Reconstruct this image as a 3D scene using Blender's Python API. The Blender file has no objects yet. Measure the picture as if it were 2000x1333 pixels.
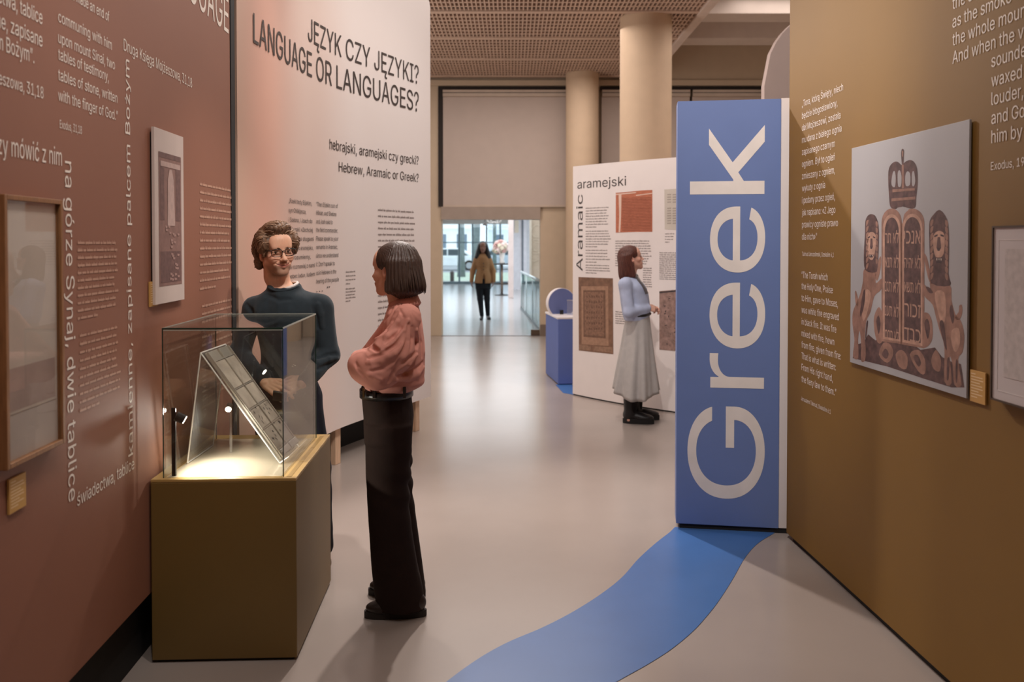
import bpy, bmesh, math, random
import numpy as np
from mathutils import Vector, Matrix
import openvdb
from mathutils.geometry import delaunay_2d_cdt, tessellate_polygon

random.seed(7)
rng = np.random.default_rng(7)
scene = bpy.context.scene
COL = scene.collection

# ------------------------------------------------------------------ camera, light, exposure
FPX, PPX, PPY, EYE, TILT = 1600.0, 1000.0, 507.0, 1.65, math.radians(1.15)
cam_data = bpy.data.cameras.new('camera')
cam = bpy.data.objects.new('camera', cam_data)
COL.objects.link(cam)
cam.location = (0, 0, EYE)
cam.rotation_euler = (math.pi / 2 - TILT, 0, 0)
cam_data.sensor_width = 36.0
cam_data.lens = 36.0 * FPX / 2000.0
cam_data.shift_y = -(666.5 - PPY) / 2000.0
cam_data.dof.use_dof = True
cam_data.dof.focus_distance = 4.15
cam_data.dof.aperture_fstop = 2.6
cam_data.clip_end = 300
scene.camera = cam

scene.view_settings.view_transform = 'Standard'
scene.view_settings.look = 'None'
scene.view_settings.gamma = 1.0
scene.view_settings.use_curve_mapping = False
scene.view_settings.exposure = 0.0
scene.cycles.use_denoising = True
scene.cycles.max_bounces = 10
scene.cycles.transparent_max_bounces = 24
scene.cycles.sample_clamp_indirect = 6.0
scene.cycles.caustics_reflective = False
scene.cycles.caustics_refractive = False

world = bpy.data.worlds.new('overcast_sky')
scene.world = world
world.use_nodes = True
bg = world.node_tree.nodes['Background']
bg.inputs[0].default_value = (0.80, 0.93, 1.0, 1)
bg.inputs[1].default_value = 2.3

def area(name, loc, size, power, col=(1, .87, .78), target=None, spread=None):
    d = bpy.data.lights.new(name, 'AREA')
    d.shape = 'RECTANGLE'; d.size, d.size_y = size
    d.energy = power; d.color = col
    if spread: d.spread = math.radians(spread)
    o = bpy.data.objects.new(name, d); COL.objects.link(o)
    o.location = loc
    if target is not None:
        o.rotation_euler = (Vector(target) - Vector(loc)).to_track_quat('-Z', 'Y').to_euler()
    return o

def spot(name, loc, target, power, angle, blend=.5, col=(1, .88, .79), rad=.05):
    d = bpy.data.lights.new(name, 'SPOT')
    d.energy = power; d.color = col; d.spot_size = math.radians(angle); d.spot_blend = blend
    d.shadow_soft_size = rad
    o = bpy.data.objects.new(name, d); COL.objects.link(o)
    o.location = loc
    o.rotation_euler = (Vector(target) - Vector(loc)).to_track_quat('-Z', 'Y').to_euler()
    return o

WARM = (1, .90, .84)
# soft general light under the gallery ceiling (above and behind the visitor, and along the passage)
area('gallery_light', (0.1, 1.0, 4.35), (2.6, 4.0), 23, WARM)
area('gallery_light', (0.2, 6.0, 4.40), (2.2, 3.0), 46, WARM)
area('gallery_light', (-.3, 9.8, 4.40), (3.4, 3.0), 72, WARM)
area('gallery_light', (4.6, 9.5, 5.1), (3.0, 4.0), 120, WARM)
area('gallery_light', (0.3, 12.6, 4.45), (3.4, 1.0), 45, WARM)
area('ceiling_fill', (-4.2, 9.0, 3.0), (1.5, 6.0), 150, WARM, target=(-1.0, 10.5, 4.6))  # unseen fill lamp added to brighten the ceiling grid
area('lobby_light', (-2.2, 22.0, 2.58), (6.0, 9.0), 420, (.90, .96, 1))
# track spots
spot('track_spot', (2.3, 5.2, 4.35), (2.7, 7.7, 3.3), 60, 50, .7, WARM)              # plain white panel
spot('track_spot', (-.2, .7, 4.35), (-1.38, 2.3, 1.6), 95, 44, .8, WARM)            # framed document
spot('track_spot', (0.55, 2.3, 4.35), (-1.0, 4.1, 1.45), 300, 32, .7, WARM)          # the two visitors
spot('track_spot', (0.75, 3.9, 4.35), (-1.1, 6.3, 1.9), 195, 62, .7, WARM)         # title panel
spot('track_spot', (-.15, 1.9, 4.35), (1.3, 4.7, 1.75), 330, 44, .7, (1, .94, .90))         # blue sign
spot('track_spot', (0.0, 2.0, 4.35), (-1.42, 3.0, 2.6), 130, 70, .95, WARM)        # brown wall
spot('track_spot', (-.1, 2.2, 4.35), (1.60, 3.6, 3.0), 150, 64, .95, WARM)         # gold wall
spot('track_spot', (0.3, 5.6, 4.35), (1.25, 8.4, 1.3), 170, 50, .6, WARM)          # second curved panel
spot('track_spot', (-.35, 7.1, 4.38), (1.0, 3.4, 0), 520, 64, .75, WARM, .06)       # back light across the floor
spot('track_spot', (-.95, 5.3, 4.38), (-.45, 2.9, 0), 105, 64, .4, WARM, .06)      # back light over the display case

# ------------------------------------------------------------------ pixel rays (2000 x 1333 frame)
CT, ST = math.cos(TILT), math.sin(TILT)
def ray(px, py):
    a, b = (px - PPX) / FPX, (PPY - py) / FPX
    return Vector((a, CT + b * ST, -ST + b * CT))
def at(px, py, Y):
    d = ray(px, py); t = Y / d.y
    return Vector((d.x * t, Y, EYE + d.z * t))
def onz(px, py, z=0.0):
    d = ray(px, py); t = (z - EYE) / d.z
    return Vector((d.x * t, d.y * t, z))

# ------------------------------------------------------------------ materials
def lin(c):
    return tuple(((v / 255) / 12.92 if v / 255 <= .04045 else ((v / 255 + .055) / 1.055) ** 2.4) for v in c)

MATS = {}
def M(name, rgb, rough=.6, metal=0.0, var=.06, vscale=6.0, bump=0.0, bscale=150.0, spec=.5, emit=None, coat=0.0, sheen=0.0, sss=0.0, stretch=None, crease=None):
    if name in MATS: return MATS[name]
    m = bpy.data.materials.new(name); m.use_nodes = True
    nt = m.node_tree; N = nt.nodes; L = nt.links
    p = N['Principled BSDF']
    c = lin(rgb)
    p.inputs['Roughness'].default_value = rough
    p.inputs['Metallic'].default_value = metal
    p.inputs['Specular IOR Level'].default_value = spec
    if coat: p.inputs['Coat Weight'].default_value = coat; p.inputs['Coat Roughness'].default_value = .12
    if sheen: p.inputs['Sheen Weight'].default_value = sheen
    if sss:
        p.inputs['Subsurface Weight'].default_value = sss
        p.inputs['Subsurface Radius'].default_value = (1, .35, .2); p.inputs['Subsurface Scale'].default_value = .006
    tc = N.new('ShaderNodeTexCoord')
    vec = tc.outputs['Object']
    if stretch:
        mp = N.new('ShaderNodeMapping'); mp.inputs['Scale'].default_value = stretch
        L.new(vec, mp.inputs['Vector']); vec = mp.outputs['Vector']
    no = N.new('ShaderNodeTexNoise'); no.inputs['Scale'].default_value = vscale; no.inputs['Detail'].default_value = 4
    L.new(vec, no.inputs['Vector'])
    rp = N.new('ShaderNodeValToRGB')
    rp.color_ramp.elements[0].position = .3; rp.color_ramp.elements[1].position = .7
    rp.color_ramp.elements[0].color = tuple(v * (1 - var) for v in c) + (1,)
    rp.color_ramp.elements[1].color = tuple(min(1, v * (1 + var)) for v in c) + (1,)
    L.new(no.outputs['Fac'], rp.inputs['Fac'])
    L.new(rp.outputs['Color'], p.inputs['Base Color'])
    if bump:
        nb = N.new('ShaderNodeTexNoise'); nb.inputs['Scale'].default_value = bscale; nb.inputs['Detail'].default_value = 3
        L.new(vec, nb.inputs['Vector'])
        bu = N.new('ShaderNodeBump'); bu.inputs['Strength'].default_value = bump; bu.inputs['Distance'].default_value = .003
        L.new(nb.outputs['Fac'], bu.inputs['Height']); L.new(bu.outputs['Normal'], p.inputs['Normal'])
    if crease:
        nc = N.new('ShaderNodeTexNoise'); nc.inputs['Scale'].default_value = crease[0]; nc.inputs['Detail'].default_value = 2.5; nc.inputs['Distortion'].default_value = 1.6
        nc.noise_type = 'RIDGED_MULTIFRACTAL'
        L.new(tc.outputs['Object'], nc.inputs['Vector'])
        b2 = N.new('ShaderNodeBump'); b2.inputs['Strength'].default_value = crease[1]; b2.inputs['Distance'].default_value = .02
        L.new(nc.outputs['Fac'], b2.inputs['Height'])
        if bump: L.new(bu.outputs['Normal'], b2.inputs['Normal'])
        L.new(b2.outputs['Normal'], p.inputs['Normal'])
    if emit:
        p.inputs['Emission Color'].default_value = lin(emit[0]) + (1,); p.inputs['Emission Strength'].default_value = emit[1]
    MATS[name] = m
    return m

def glass_mat(name, tint=(1, 1, 1), base=.04, rough=0.0, haze=0.0):
    """clear sheet: straight-through light plus a Fresnel reflection on either face"""
    if name in MATS: return MATS[name]
    m = bpy.data.materials.new(name); m.use_nodes = True
    nt = m.node_tree; N = nt.nodes; L = nt.links
    N.remove(N['Principled BSDF']); out = N['Material Output']
    tr = N.new('ShaderNodeBsdfTransparent'); tr.inputs[0].default_value = tint + (1,)
    gl = N.new('ShaderNodeBsdfGlossy'); gl.inputs['Roughness'].default_value = rough
    lw = N.new('ShaderNodeLayerWeight'); lw.inputs['Blend'].default_value = .5
    pw = N.new('ShaderNodeMath'); pw.operation = 'POWER'; pw.inputs[1].default_value = 5
    L.new(lw.outputs['Facing'], pw.inputs[0])
    mu = N.new('ShaderNodeMath'); mu.operation = 'MULTIPLY_ADD'; mu.inputs[1].default_value = 1 - base; mu.inputs[2].default_value = base
    L.new(pw.outputs[0], mu.inputs[0])
    mx = N.new('ShaderNodeMixShader')
    L.new(mu.outputs[0], mx.inputs[0]); L.new(tr.outputs[0], mx.inputs[1]); L.new(gl.outputs[0], mx.inputs[2])
    last = mx
    if haze:
        df = N.new('ShaderNodeBsdfDiffuse'); df.inputs[0].default_value = (.8, .8, .78, 1)
        m2 = N.new('ShaderNodeMixShader'); m2.inputs[0].default_value = haze
        L.new(mx.outputs[0], m2.inputs[1]); L.new(df.outputs[0], m2.inputs[2]); last = m2
    L.new(last.outputs[0], out.inputs['Surface'])
    MATS[name] = m
    return m

# ------------------------------------------------------------------ objects
BASE = {}
def tag(o, label=None, cat=None, group=None, kind=None):
    if label: o['label'] = label
    if cat: o['category'] = cat
    if group: o['group'] = group
    if kind: o['kind'] = kind
    return o

def thing(name, loc, label=None, cat=None, group=None, kind=None):
    o = bpy.data.objects.new(name, None); COL.objects.link(o)
    o.empty_display_size = .1
    o.location = loc; BASE[o.name] = Vector(loc)
    return tag(o, label, cat, group, kind)

def link(name, me, mat=None, parent=None, smooth=False):
    o = bpy.data.objects.new(name, me); COL.objects.link(o)
    if mat is not None:
        for x in (mat if isinstance(mat, (list, tuple)) else [mat]): me.materials.append(x)
    if smooth: me.polygons.foreach_set('use_smooth', [True] * len(me.polygons))
    if parent is not None:
        o.parent = parent
        if parent.name in BASE: o.matrix_parent_inverse = Matrix.Translation(-BASE[parent.name])
    return o

def copy_tree(o, parent=None):
    c = o.copy(); COL.objects.link(c)
    if o.name in BASE: BASE[c.name] = BASE[o.name].copy()
    if parent is not None: c.parent = parent
    for ch in list(o.children): copy_tree(ch, c)
    return c

class MB:
    """collects world-space geometry for one mesh object"""
    def __init__(s): s.v = []; s.f = []; s.m = []
    def add(s, vs, fs, mi=0):
        n = len(s.v); s.v += [tuple(v) for v in vs]
        s.f += [tuple(i + n for i in f) for f in fs]; s.m += [mi] * len(fs); return s
    def box(s, lo, hi, mi=0, mat=None):
        x0, y0, z0 = lo; x1, y1, z1 = hi
        v = [Vector(p) for p in ((x0, y0, z0), (x1, y0, z0), (x1, y1, z0), (x0, y1, z0), (x0, y0, z1), (x1, y0, z1), (x1, y1, z1), (x0, y1, z1))]
        if mat is not None: v = [mat @ p for p in v]
        return s.add(v, ((3, 2, 1, 0), (4, 5, 6, 7), (0, 1, 5, 4), (1, 2, 6, 5), (2, 3, 7, 6), (3, 0, 4, 7)), mi)
    def cyl(s, a, b, ra, rb=None, n=16, mi=0, cap=True):
        a = Vector(a); b = Vector(b); rb = ra if rb is None else rb
        d = (b - a).normalized(); u = d.orthogonal().normalized(); w = d.cross(u)
        v = []
        for c, r in ((a, ra), (b, rb)):
            for i in range(n):
                t = 2 * math.pi * i / n; v.append(c + u * (r * math.cos(t)) + w * (r * math.sin(t)))
        f = [(i, (i + 1) % n, n + (i + 1) % n, n + i) for i in range(n)]
        if cap: f += [tuple(range(n - 1, -1, -1)), tuple(range(n, 2 * n))]
        return s.add(v, f, mi)
    def tube(s, pts, rads, n=8, mi=0):
        pts = [Vector(p) for p in pts]
        if not isinstance(rads, (list, tuple)): rads = [rads] * len(pts)
        v = []; u = None
        for i, p in enumerate(pts):
            d = (pts[min(i + 1, len(pts) - 1)] - pts[max(i - 1, 0)]).normalized()
            u = d.orthogonal().normalized() if u is None else (u - d * u.dot(d)).normalized()
            w = d.cross(u)
            for k in range(n):
                t = 2 * math.pi * k / n; v.append(p + u * (rads[i] * math.cos(t)) + w * (rads[i] * math.sin(t)))
        f = []
        for i in range(len(pts) - 1):
            for k in range(n):
                f.append((i * n + k, i * n + (k + 1) % n, (i + 1) * n + (k + 1) % n, (i + 1) * n + k))
        f += [tuple(range(n - 1, -1, -1)), tuple(range((len(pts) - 1) * n, len(pts) * n))]
        return s.add(v, f, mi)
    def lathe(s, c, prof, n=20, mi=0, axis=None):
        c = Vector(c); v = []
        R = Matrix.Identity(3) if axis is None else Vector((0, 0, 1)).rotation_difference(Vector(axis)).to_matrix()
        for r, z in prof:
            for k in range(n):
                t = 2 * math.pi * k / n; v.append(c + R @ Vector((r * math.cos(t), r * math.sin(t), z)))
        f = []
        for i in range(len(prof) - 1):
            for k in range(n):
                f.append((i * n + k, i * n + (k + 1) % n, (i + 1) * n + (k + 1) % n, (i + 1) * n + k))
        f += [tuple(range(n - 1, -1, -1)), tuple(range((len(prof) - 1) * n, len(prof) * n))]
        return s.add(v, f, mi)
    def prism(s, poly, ext, mi=0):
        """planar polygon (3-D points) extruded by a vector"""
        n = len(poly); ext = Vector(ext); p = [Vector(q) for q in poly]
        v = p + [q + ext for q in p]
        f = [tuple(range(n - 1, -1, -1)), tuple(range(n, 2 * n))] + [(i, (i + 1) % n, n + (i + 1) % n, n + i) for i in range(n)]
        return s.add(v, f, mi)
    def ball(s, c, r, n=12, m=8, mi=0, R=None):
        c = Vector(c); r = Vector((r, r, r)) if not hasattr(r, '__len__') else Vector(r)
        v = [c + (R @ Vector((0, 0, r.z)) if R else Vector((0, 0, r.z)))]
        for j in range(1, m):
            ph = math.pi * j / m
            for k in range(n):
                t = 2 * math.pi * k / n
                q = Vector((r.x * math.sin(ph) * math.cos(t), r.y * math.sin(ph) * math.sin(t), r.z * math.cos(ph)))
                v.append(c + (R @ q if R else q))
        q = Vector((0, 0, -r.z)); v.append(c + (R @ q if R else q))
        f = [(0, 1 + k, 1 + (k + 1) % n) for k in range(n)]
        for j in range(m - 2):
            for k in range(n):
                a = 1 + j * n; f.append((a + k, a + n + k, a + n + (k + 1) % n, a + (k + 1) % n))
        a = 1 + (m - 2) * n; f += [(a + k, len(v) - 1, a + (k + 1) % n) for k in range(n)]
        return s.add(v, f, mi)
    def build(s, name, mat, parent=None, smooth=False, bevel=0.0, fix=True):
        me = bpy.data.meshes.new(name); me.from_pydata(s.v, [], s.f)
        if any(s.m): me.polygons.foreach_set('material_index', s.m)
        if fix or bevel:
            bm = bmesh.new(); bm.from_mesh(me)
            bmesh.ops.recalc_face_normals(bm, faces=bm.faces)
            if bevel: bmesh.ops.bevel(bm, geom=list(bm.edges), offset=bevel, segments=2, affect='EDGES', profile=.5, clamp_overlap=True)
            bm.to_mesh(me); bm.free()
        me.update()
        return link(name, me, mat, parent, smooth)

# ------------------------------------------------------------------ upright surfaces (flat or curved in plan)
class Panel:
    """an upright sheet that follows a plan path; s runs in reading direction, n points to the reader"""
    def __init__(p, pts):
        p.p = [Vector((x, y)) for x, y in pts]
        p.s = [0.0]
        for a, b in zip(p.p, p.p[1:]): p.s.append(p.s[-1] + (b - a).length)
        p.L = p.s[-1]
    def frame(p, s):
        i = 0
        while i < len(p.p) - 2 and s > p.s[i + 1]: i += 1
        a, b = p.p[i], p.p[i + 1]; d = (b - a).normalized()
        return a + d * (s - p.s[i]), d, Vector((d.y, -d.x))
    def at(p, s, z, off=0.0):
        q, d, n = p.frame(s); q = q + n * off
        return Vector((q.x, q.y, z))
    def hit(p, px, py):
        """pixel to (s, z)"""
        r = ray(px, py); best = None
        for i, (a, b) in enumerate(zip(p.p, p.p[1:])):
            d = b - a; den = r.x * d.y - r.y * d.x
            if abs(den) < 1e-9: continue
            t = (a.x * d.y - a.y * d.x) / den
            q = Vector((r.x * t, r.y * t)) - a; u = q.dot(d) / d.length_squared
            lo = -50 if i == 0 else -1e-6; hi = 50 if i == len(p.p) - 2 else 1 + 1e-6
            if t > 0 and lo <= u <= hi and (best is None or t < best[0]): best = (t, p.s[i] + u * d.length, EYE + r.z * t)
        return best[1], best[2]
    def slab(p, name, z0, z1, thick, mat, parent=None, n=1, s0=0.0, s1=None, round_end=0.0, off=0.0, bevel=0.0, smooth=False):
        s1 = p.L if s1 is None else s1
        ss = [s0 + (s1 - s0) * i / n for i in range(n + 1)]
        if round_end: ss = sorted(set(ss + [s1 - round_end * (1 - math.sin(a * math.pi / 24)) for a in range(13)]))
        def top(s):
            e = s - (s1 - round_end)
            return z1 if not round_end or e <= 0 else z1 - round_end + math.sqrt(max(0, round_end ** 2 - e * e))
        v = []; f = []
        for s in ss:
            t = top(s)
            v += [p.at(s, z0, off), p.at(s, t, off), p.at(s, t, off - thick), p.at(s, z0, off - thick)]
        k = len(ss)
        for i in range(k - 1):
            a = 4 * i; b = a + 4
            f += [(a, b, b + 1, a + 1), (a + 1, b + 1, b + 2, a + 2), (a + 2, b + 2, b + 3, a + 3), (a + 3, b + 3, b, a)]
        f += [(0, 1, 2, 3), (4 * k - 1, 4 * k - 2, 4 * k - 3, 4 * k - 4)]
        me = bpy.data.meshes.new(name); me.from_pydata([tuple(q) for q in v], [], f)
        uv = me.uv_layers.new(name='UVMap')
        for lp in me.loops:
            i = lp.vertex_index; uv.data[lp.index].uv = ((ss[i // 4] - s0) / (s1 - s0), (v[i].z - z0) / (z1 - z0))
        o = link(name, me, mat, parent)
        if bevel:
            bm = bmesh.new(); bm.from_mesh(me); bmesh.ops.recalc_face_normals(bm, faces=bm.faces)
            bmesh.ops.bevel(bm, geom=list(bm.edges), offset=bevel, segments=2, affect='EDGES', clamp_overlap=True); bm.to_mesh(me); bm.free()
        if smooth:
            me.polygons.foreach_set('use_smooth', [True] * len(me.polygons))
            me.set_sharp_from_angle(angle=math.radians(30))
        return o

class Print:
    """flat print on a Panel: lettering, word bars and polygons, joined into one thin sheet"""
    def __init__(s, panel, off=.0015): s.p = panel; s.off = off; s.mb = MB()
    def sheet(s, pts, off=0.0, mi=0):
        """pts: (s, z)"""
        if len(s.p.p) == 2:
            s.mb.add([s.p.at(a, b, s.off + off) for a, b in pts], [tuple(range(len(pts)))], mi); return s
        tri = tessellate_polygon([[Vector((a, b, 0)) for a, b in pts]])
        cuts = [-9] + s.p.s[1:-1] + [99]
        for t in tri:
            P = [pts[i] for i in t]
            for lo, hi in zip(cuts, cuts[1:]):
                if max(p[0] for p in P) <= lo or min(p[0] for p in P) >= hi: continue
                Q = P
                for lim, sg in ((lo, 1), (hi, -1)):
                    R = []
                    for p, q in zip(Q, Q[1:] + Q[:1]):
                        a, b = (p[0] - lim) * sg, (q[0] - lim) * sg
                        if a >= 0: R.append(p)
                        if a * b < 0: u = a / (a - b); R.append((lim, p[1] + (q[1] - p[1]) * u))
                    Q = R
                    if not Q: break
                if len(Q) > 2: s.mb.add([s.p.at(a, b, s.off + off) for a, b in Q], [tuple(range(len(Q)))], mi)
        return s
    def poly(s, px, off=0.0, mi=0):
        return s.sheet([s.p.hit(*q) for q in px], off, mi)
    def rect(s, s0, z0, s1, z1, off=0.0, mi=0):
        return s.sheet([(s0, z0), (s1, z0), (s1, z1), (s0, z1)], off, mi)
    def text(s, string, a, b=None, cap=None, bold=0.0, width=None, rot=0, mi=0, align='l', res=2, capz=None):
        """a: pixel of the baseline's start; b: pixel of its end (only the coordinate along the line counts); cap: pixel height of a capital at a"""
        vs, fs, w = glyphs(string, bold, res)
        s0, z0 = s.p.hit(*a)
        if rot == 0:
            h = capz if capz else s.p.hit(a[0], a[1] - cap)[1] - z0
            W = s.p.hit(b, a[1])[0] - s0 if b is not None else w * h * (width or 1)
            if align == 'r': s0 -= W
            g = lambda x, y: (s0 + x / w * W, z0 + y * h)
        elif rot == 90:      # reads upward
            h = capz if capz else s0 - s.p.hit(a[0] - cap, a[1])[0]
            W = s.p.hit(a[0], b)[1] - z0 if b is not None else w * h * (width or 1)
            g = lambda x, y: (s0 - y * h, z0 + x / w * W)
        else:                # reads downward
            h = capz if capz else s.p.hit(a[0] + cap, a[1])[0] - s0
            W = z0 - s.p.hit(a[0], b)[1] if b is not None else w * h * (width or 1)
            g = lambda x, y: (s0 + y * h, z0 - x / w * W)
        s.mb.add([s.p.at(*g(x, y), s.off) for x, y in vs], fs, mi); return s
    def bars(s, a, b, xh, mi=0, seed=0, end=1.0):
        """a line of print too small to read: words as short strips with a few ascenders"""
        r = random.Random(seed * 977 + int(a[1]))
        s0, z0 = s.p.hit(*a); s1 = s.p.hit(b, a[1])[0]; h = s.p.hit(a[0], a[1] - xh)[1] - z0
        s1 = s0 + (s1 - s0) * end; x = s0
        while x < s1 - h:
            w = min(h * r.uniform(1.2, 6.0), s1 - x)
            s.rect(x, z0, x + w, z0 + h * .82, mi=mi)
            y = x + h * .3
            while y < x + w - h * .4:
                k = r.random()
                if k < .3: s.rect(y, z0 + h * .82, y + h * .3, z0 + h * 1.35, mi=mi)
                elif k < .42: s.rect(y, z0 - h * .4, y + h * .3, z0, mi=mi)
                y += h * .8
            x += w + h * .55
        return s
    def build(s, name, mat, parent, single=False):
        o = s.mb.build(name, mat, parent, fix=False)
        if not single: o['kind'] = 'stuff'
        return o
def raised(P, off):
    """the same panel a little nearer to the reader, for things that stand proud of it"""
    return Panel([(q.x, q.y) for q in (P.at(s, 0, off) for s in P.s)])

GL = {}
FONT = None
try:      # the sans serif that ships with Blender itself
    import os
    FONT = bpy.data.fonts.load(os.path.join(bpy.utils.system_resource('DATAFILES'), 'fonts', 'Inter.woff2'))
except Exception:
    FONT = None
def loops_of(me):
    nxt = {}
    for e in me.edges:
        a, b = e.vertices; nxt.setdefault(a, []).append(b); nxt.setdefault(b, []).append(a)
    seen = set(); out = []
    for i in range(len(me.vertices)):
        if i in seen or i not in nxt: continue
        lp = [i]; seen.add(i); prev, cur = None, i
        # walk in the direction of rising index, which is the direction of the outline
        step = i + 1 if i + 1 in nxt[i] else nxt[i][0]
        while step not in seen:
            lp.append(step); seen.add(step)
            prev, cur = cur, step
            step = next((q for q in nxt[cur] if q != prev), i)
        if len(lp) > 2: out.append(lp)
    return out
def glyphs(string, bold=0.0, res=2):
    """outline of a line of type filled by winding number: (points, triangles, width), capital height = 1"""
    k = (string, bold, res)
    if k in GL: return GL[k]
    c = bpy.data.curves.new('t', 'FONT'); c.body = string; c.resolution_u = res; c.offset = bold; c.dimensions = '2D'; c.fill_mode = 'NONE'
    if FONT and not any('\u0590' <= ch <= '\u05ff' for ch in string): c.font = FONT
    o = bpy.data.objects.new('t', c)
    me = bpy.data.meshes.new_from_object(o)
    n = len(me.vertices); co = np.empty(n * 3); me.vertices.foreach_get('co', co); co = co.reshape(n, 3)[:, :2]
    LP = sorted([co[l] for l in loops_of(me)], key=lambda l: l[:, 0].min())
    groups = []; xm = -1e9
    for l in LP:
        if l[:, 0].min() > xm: groups.append([])
        groups[-1].append(l); xm = max(xm, l[:, 0].max())
    vs = []; fs = []
    for g in groups:
        pts = np.concatenate(g); ed = []; q = 0
        for l in g:
            m = len(l); ed += [(q + t, q + (t + 1) % m) for t in range(m)]; q += m
        V2, E2, F2_, *_ = delaunay_2d_cdt([Vector(p) for p in pts], ed, [], 0, 1e-6)
        if not F2_: continue
        V2 = np.array([(v.x, v.y) for v in V2])
        cen = np.array([V2[list(f)].mean(0) for f in F2_]); wn = np.zeros(len(cen), int)
        for l in g:
            a = l; b = np.roll(l, -1, 0)
            ay, by = a[None, :, 1], b[None, :, 1]; cy = cen[:, 1:2]
            isl = (b[None, :, 0] - a[None, :, 0]) * (cy - ay) - (cen[:, 0:1] - a[None, :, 0]) * (by - ay)
            wn += ((ay <= cy) & (by > cy) & (isl > 0)).sum(1) - ((ay > cy) & (by <= cy) & (isl < 0)).sum(1)
        off = len(vs); vs += [tuple(p) for p in V2]
        fs += [tuple(off + t for t in f) for f, w in zip(F2_, wn) if w != 0]
    vs = np.array(vs)
    if string == 'H' and 'cap' not in GL: GL['cap'] = vs[:, 1].max()
    cap = GL['cap']
    x0 = vs[:, 0].min(); w = (vs[:, 0].max() - x0) / cap
    GL[k] = ([((x - x0) / cap, y / cap) for x, y in vs], fs, w)
    bpy.data.objects.remove(o); bpy.data.curves.remove(c); bpy.data.meshes.remove(me)
    return GL[k]
glyphs('H')
# ------------------------------------------------------------------ shell of the gallery
mFloor = M('floor_resin', (172, 160, 152), rough=.22, var=.05, vscale=1.3, bump=.02, bscale=40, spec=.5)
mWall = M('beige_plaster', (196, 176, 152), rough=.8, var=.03, bump=.05)
mWhiteWall = M('white_plaster', (214, 200, 190), rough=.85, var=.03, bump=.05)
mDarkGap = M('dark_gap', (40, 32, 28), rough=.8)
mBlack = M('black_board', (26, 24, 24), rough=.75, var=.1)
mWood = M('pale_wood', (214, 180, 150), rough=.6, var=.12, vscale=14, stretch=(8, 8, .6))

def floor_mesh():
    m = MB(); m.box((-8, -3.5, -.12), (7.5, 14.55, 0)); return m
fl = floor_mesh().build('floor', mFloor)
tag(fl, 'grey beige polished resin floor of the gallery', 'floor', kind='structure')

# blue stripe on the floor, given by its two edges in plan
mStripe = M('blue_floor_vinyl', (72, 116, 180), rough=.3, var=.03)
Lp = [(1318, 1030), (1308, 1040), (1280, 1062), (1247, 1092), (1215, 1128), (1175, 1160), (1120, 1195), (1060, 1226), (990, 1256), (930, 1290), (860, 1342), (800, 1400), (770, 1440)]
Rp = [(1522, 1036), (1512, 1042), (1480, 1062), (1455, 1090), (1432, 1130), (1410, 1165), (1388, 1195), (1355, 1232), (1312, 1268), (1262, 1300), (1195, 1338), (1120, 1390), (1080, 1440)]
def smooth_line(P, n=6):
    out = []
    for i in range(len(P) - 1):
        p0, p1, p2, p3 = (P[max(0, min(len(P) - 1, i + k))] for k in (-1, 0, 1, 2))
        for j in range(n):
            t = j / n
            out.append(.5 * (2 * p1 + (p2 - p0) * t + (2 * p0 - 5 * p1 + 4 * p2 - p3) * t * t + (3 * p1 - p0 - 3 * p2 + p3) * t ** 3))
    return out + [P[-1]]
A = smooth_line([onz(*p, .002) for p in Lp]); B = smooth_line([onz(*p, .002) for p in Rp])
m = MB()
m.add(A + B, [(i, i + 1, len(A) + i + 1, len(A) + i) for i in range(len(A) - 1)])
st = m.build('floor_stripe', mStripe, fl, fix=False)
st['label'] = 'curving blue stripe on the floor running from the blue sign'

# beige back and side walls of the gallery (mostly hidden by the exhibition panels)
for nm, lo, hi, lb in (('wall_back', (-8, -3.6, 0), (7.5, -3.5, 5.6), 'beige wall behind the photographer closing the gallery'),
                       ('wall_west', (-8.1, -3.5, 0), (-8, 14.6, 5.6), 'beige long wall behind the brown and white exhibition panels'),
                       ('wall_east', (7.5, -3.5, 0), (7.6, 14.6, 5.6), 'beige long wall behind the gold exhibition wall')):
    tag(MB().box(lo, hi).build(nm, mWall), lb, 'wall', kind='structure')

# far wall, with the doorway and window bays
YF = 14.5
def X(px): return at(px, 475, YF).x
def Z(py): return at(1000, py, YF).z
ceilZ = 4.55
xd0, xd1 = X(862), X(1055)
zl0, zl1 = Z(429), Z(404)
far = MB()
far.box((-8, YF, 0), (xd0, YF + .35, ceilZ + .5))                       # left of the doorway
far.box((xd0, YF, Z(170)), (7.5, YF + .35, ceilZ + 1.0))                # beam above the bays
far.box((xd1, YF + .02, 0), (X(1107), YF + .35, Z(404)))                 # beige pier right of the doorway
far.box((X(1100), YF + .06, 0), (X(1500), YF + .35, Z(404)))
far.box((xd0, YF + .2, Z(404)), (7.5, YF + .35, Z(170)))                 # masonry behind the blinds
far.box((X(1490), YF - .02, 0), (7.5, YF + .3, Z(160)))
wall_far = far.build('wall_far', mWall, bevel=.006)
tag(wall_far, 'beige far wall with doorway and blind covered bays', 'wall', kind='structure')
MB().box((xd0, YF - .04, zl0), (xd1, YF + .3, zl1)).build('lintel', M('grey_lintel', (158, 142, 130), rough=.6), wall_far)
MB().box((-8, YF - .05, Z(157)), (7.5, YF, Z(168))).build('cornice', mWall, wall_far, bevel=.01)
MB().box((xd0 - .05, YF - .02, Z(176)), (X(1107), YF + .02, Z(169))).build('shadow_gap', mDarkGap, wall_far)
MB().box((X(1172), YF - .02, Z(176)), (X(1490), YF + .02, Z(169))).build('shadow_gap', mDarkGap, wall_far)
MB().box((xd0 - .05, YF - .03, Z(404)), (xd0 + .03, YF + .02, Z(176))).build('shadow_gap', mDarkGap, wall_far)

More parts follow.
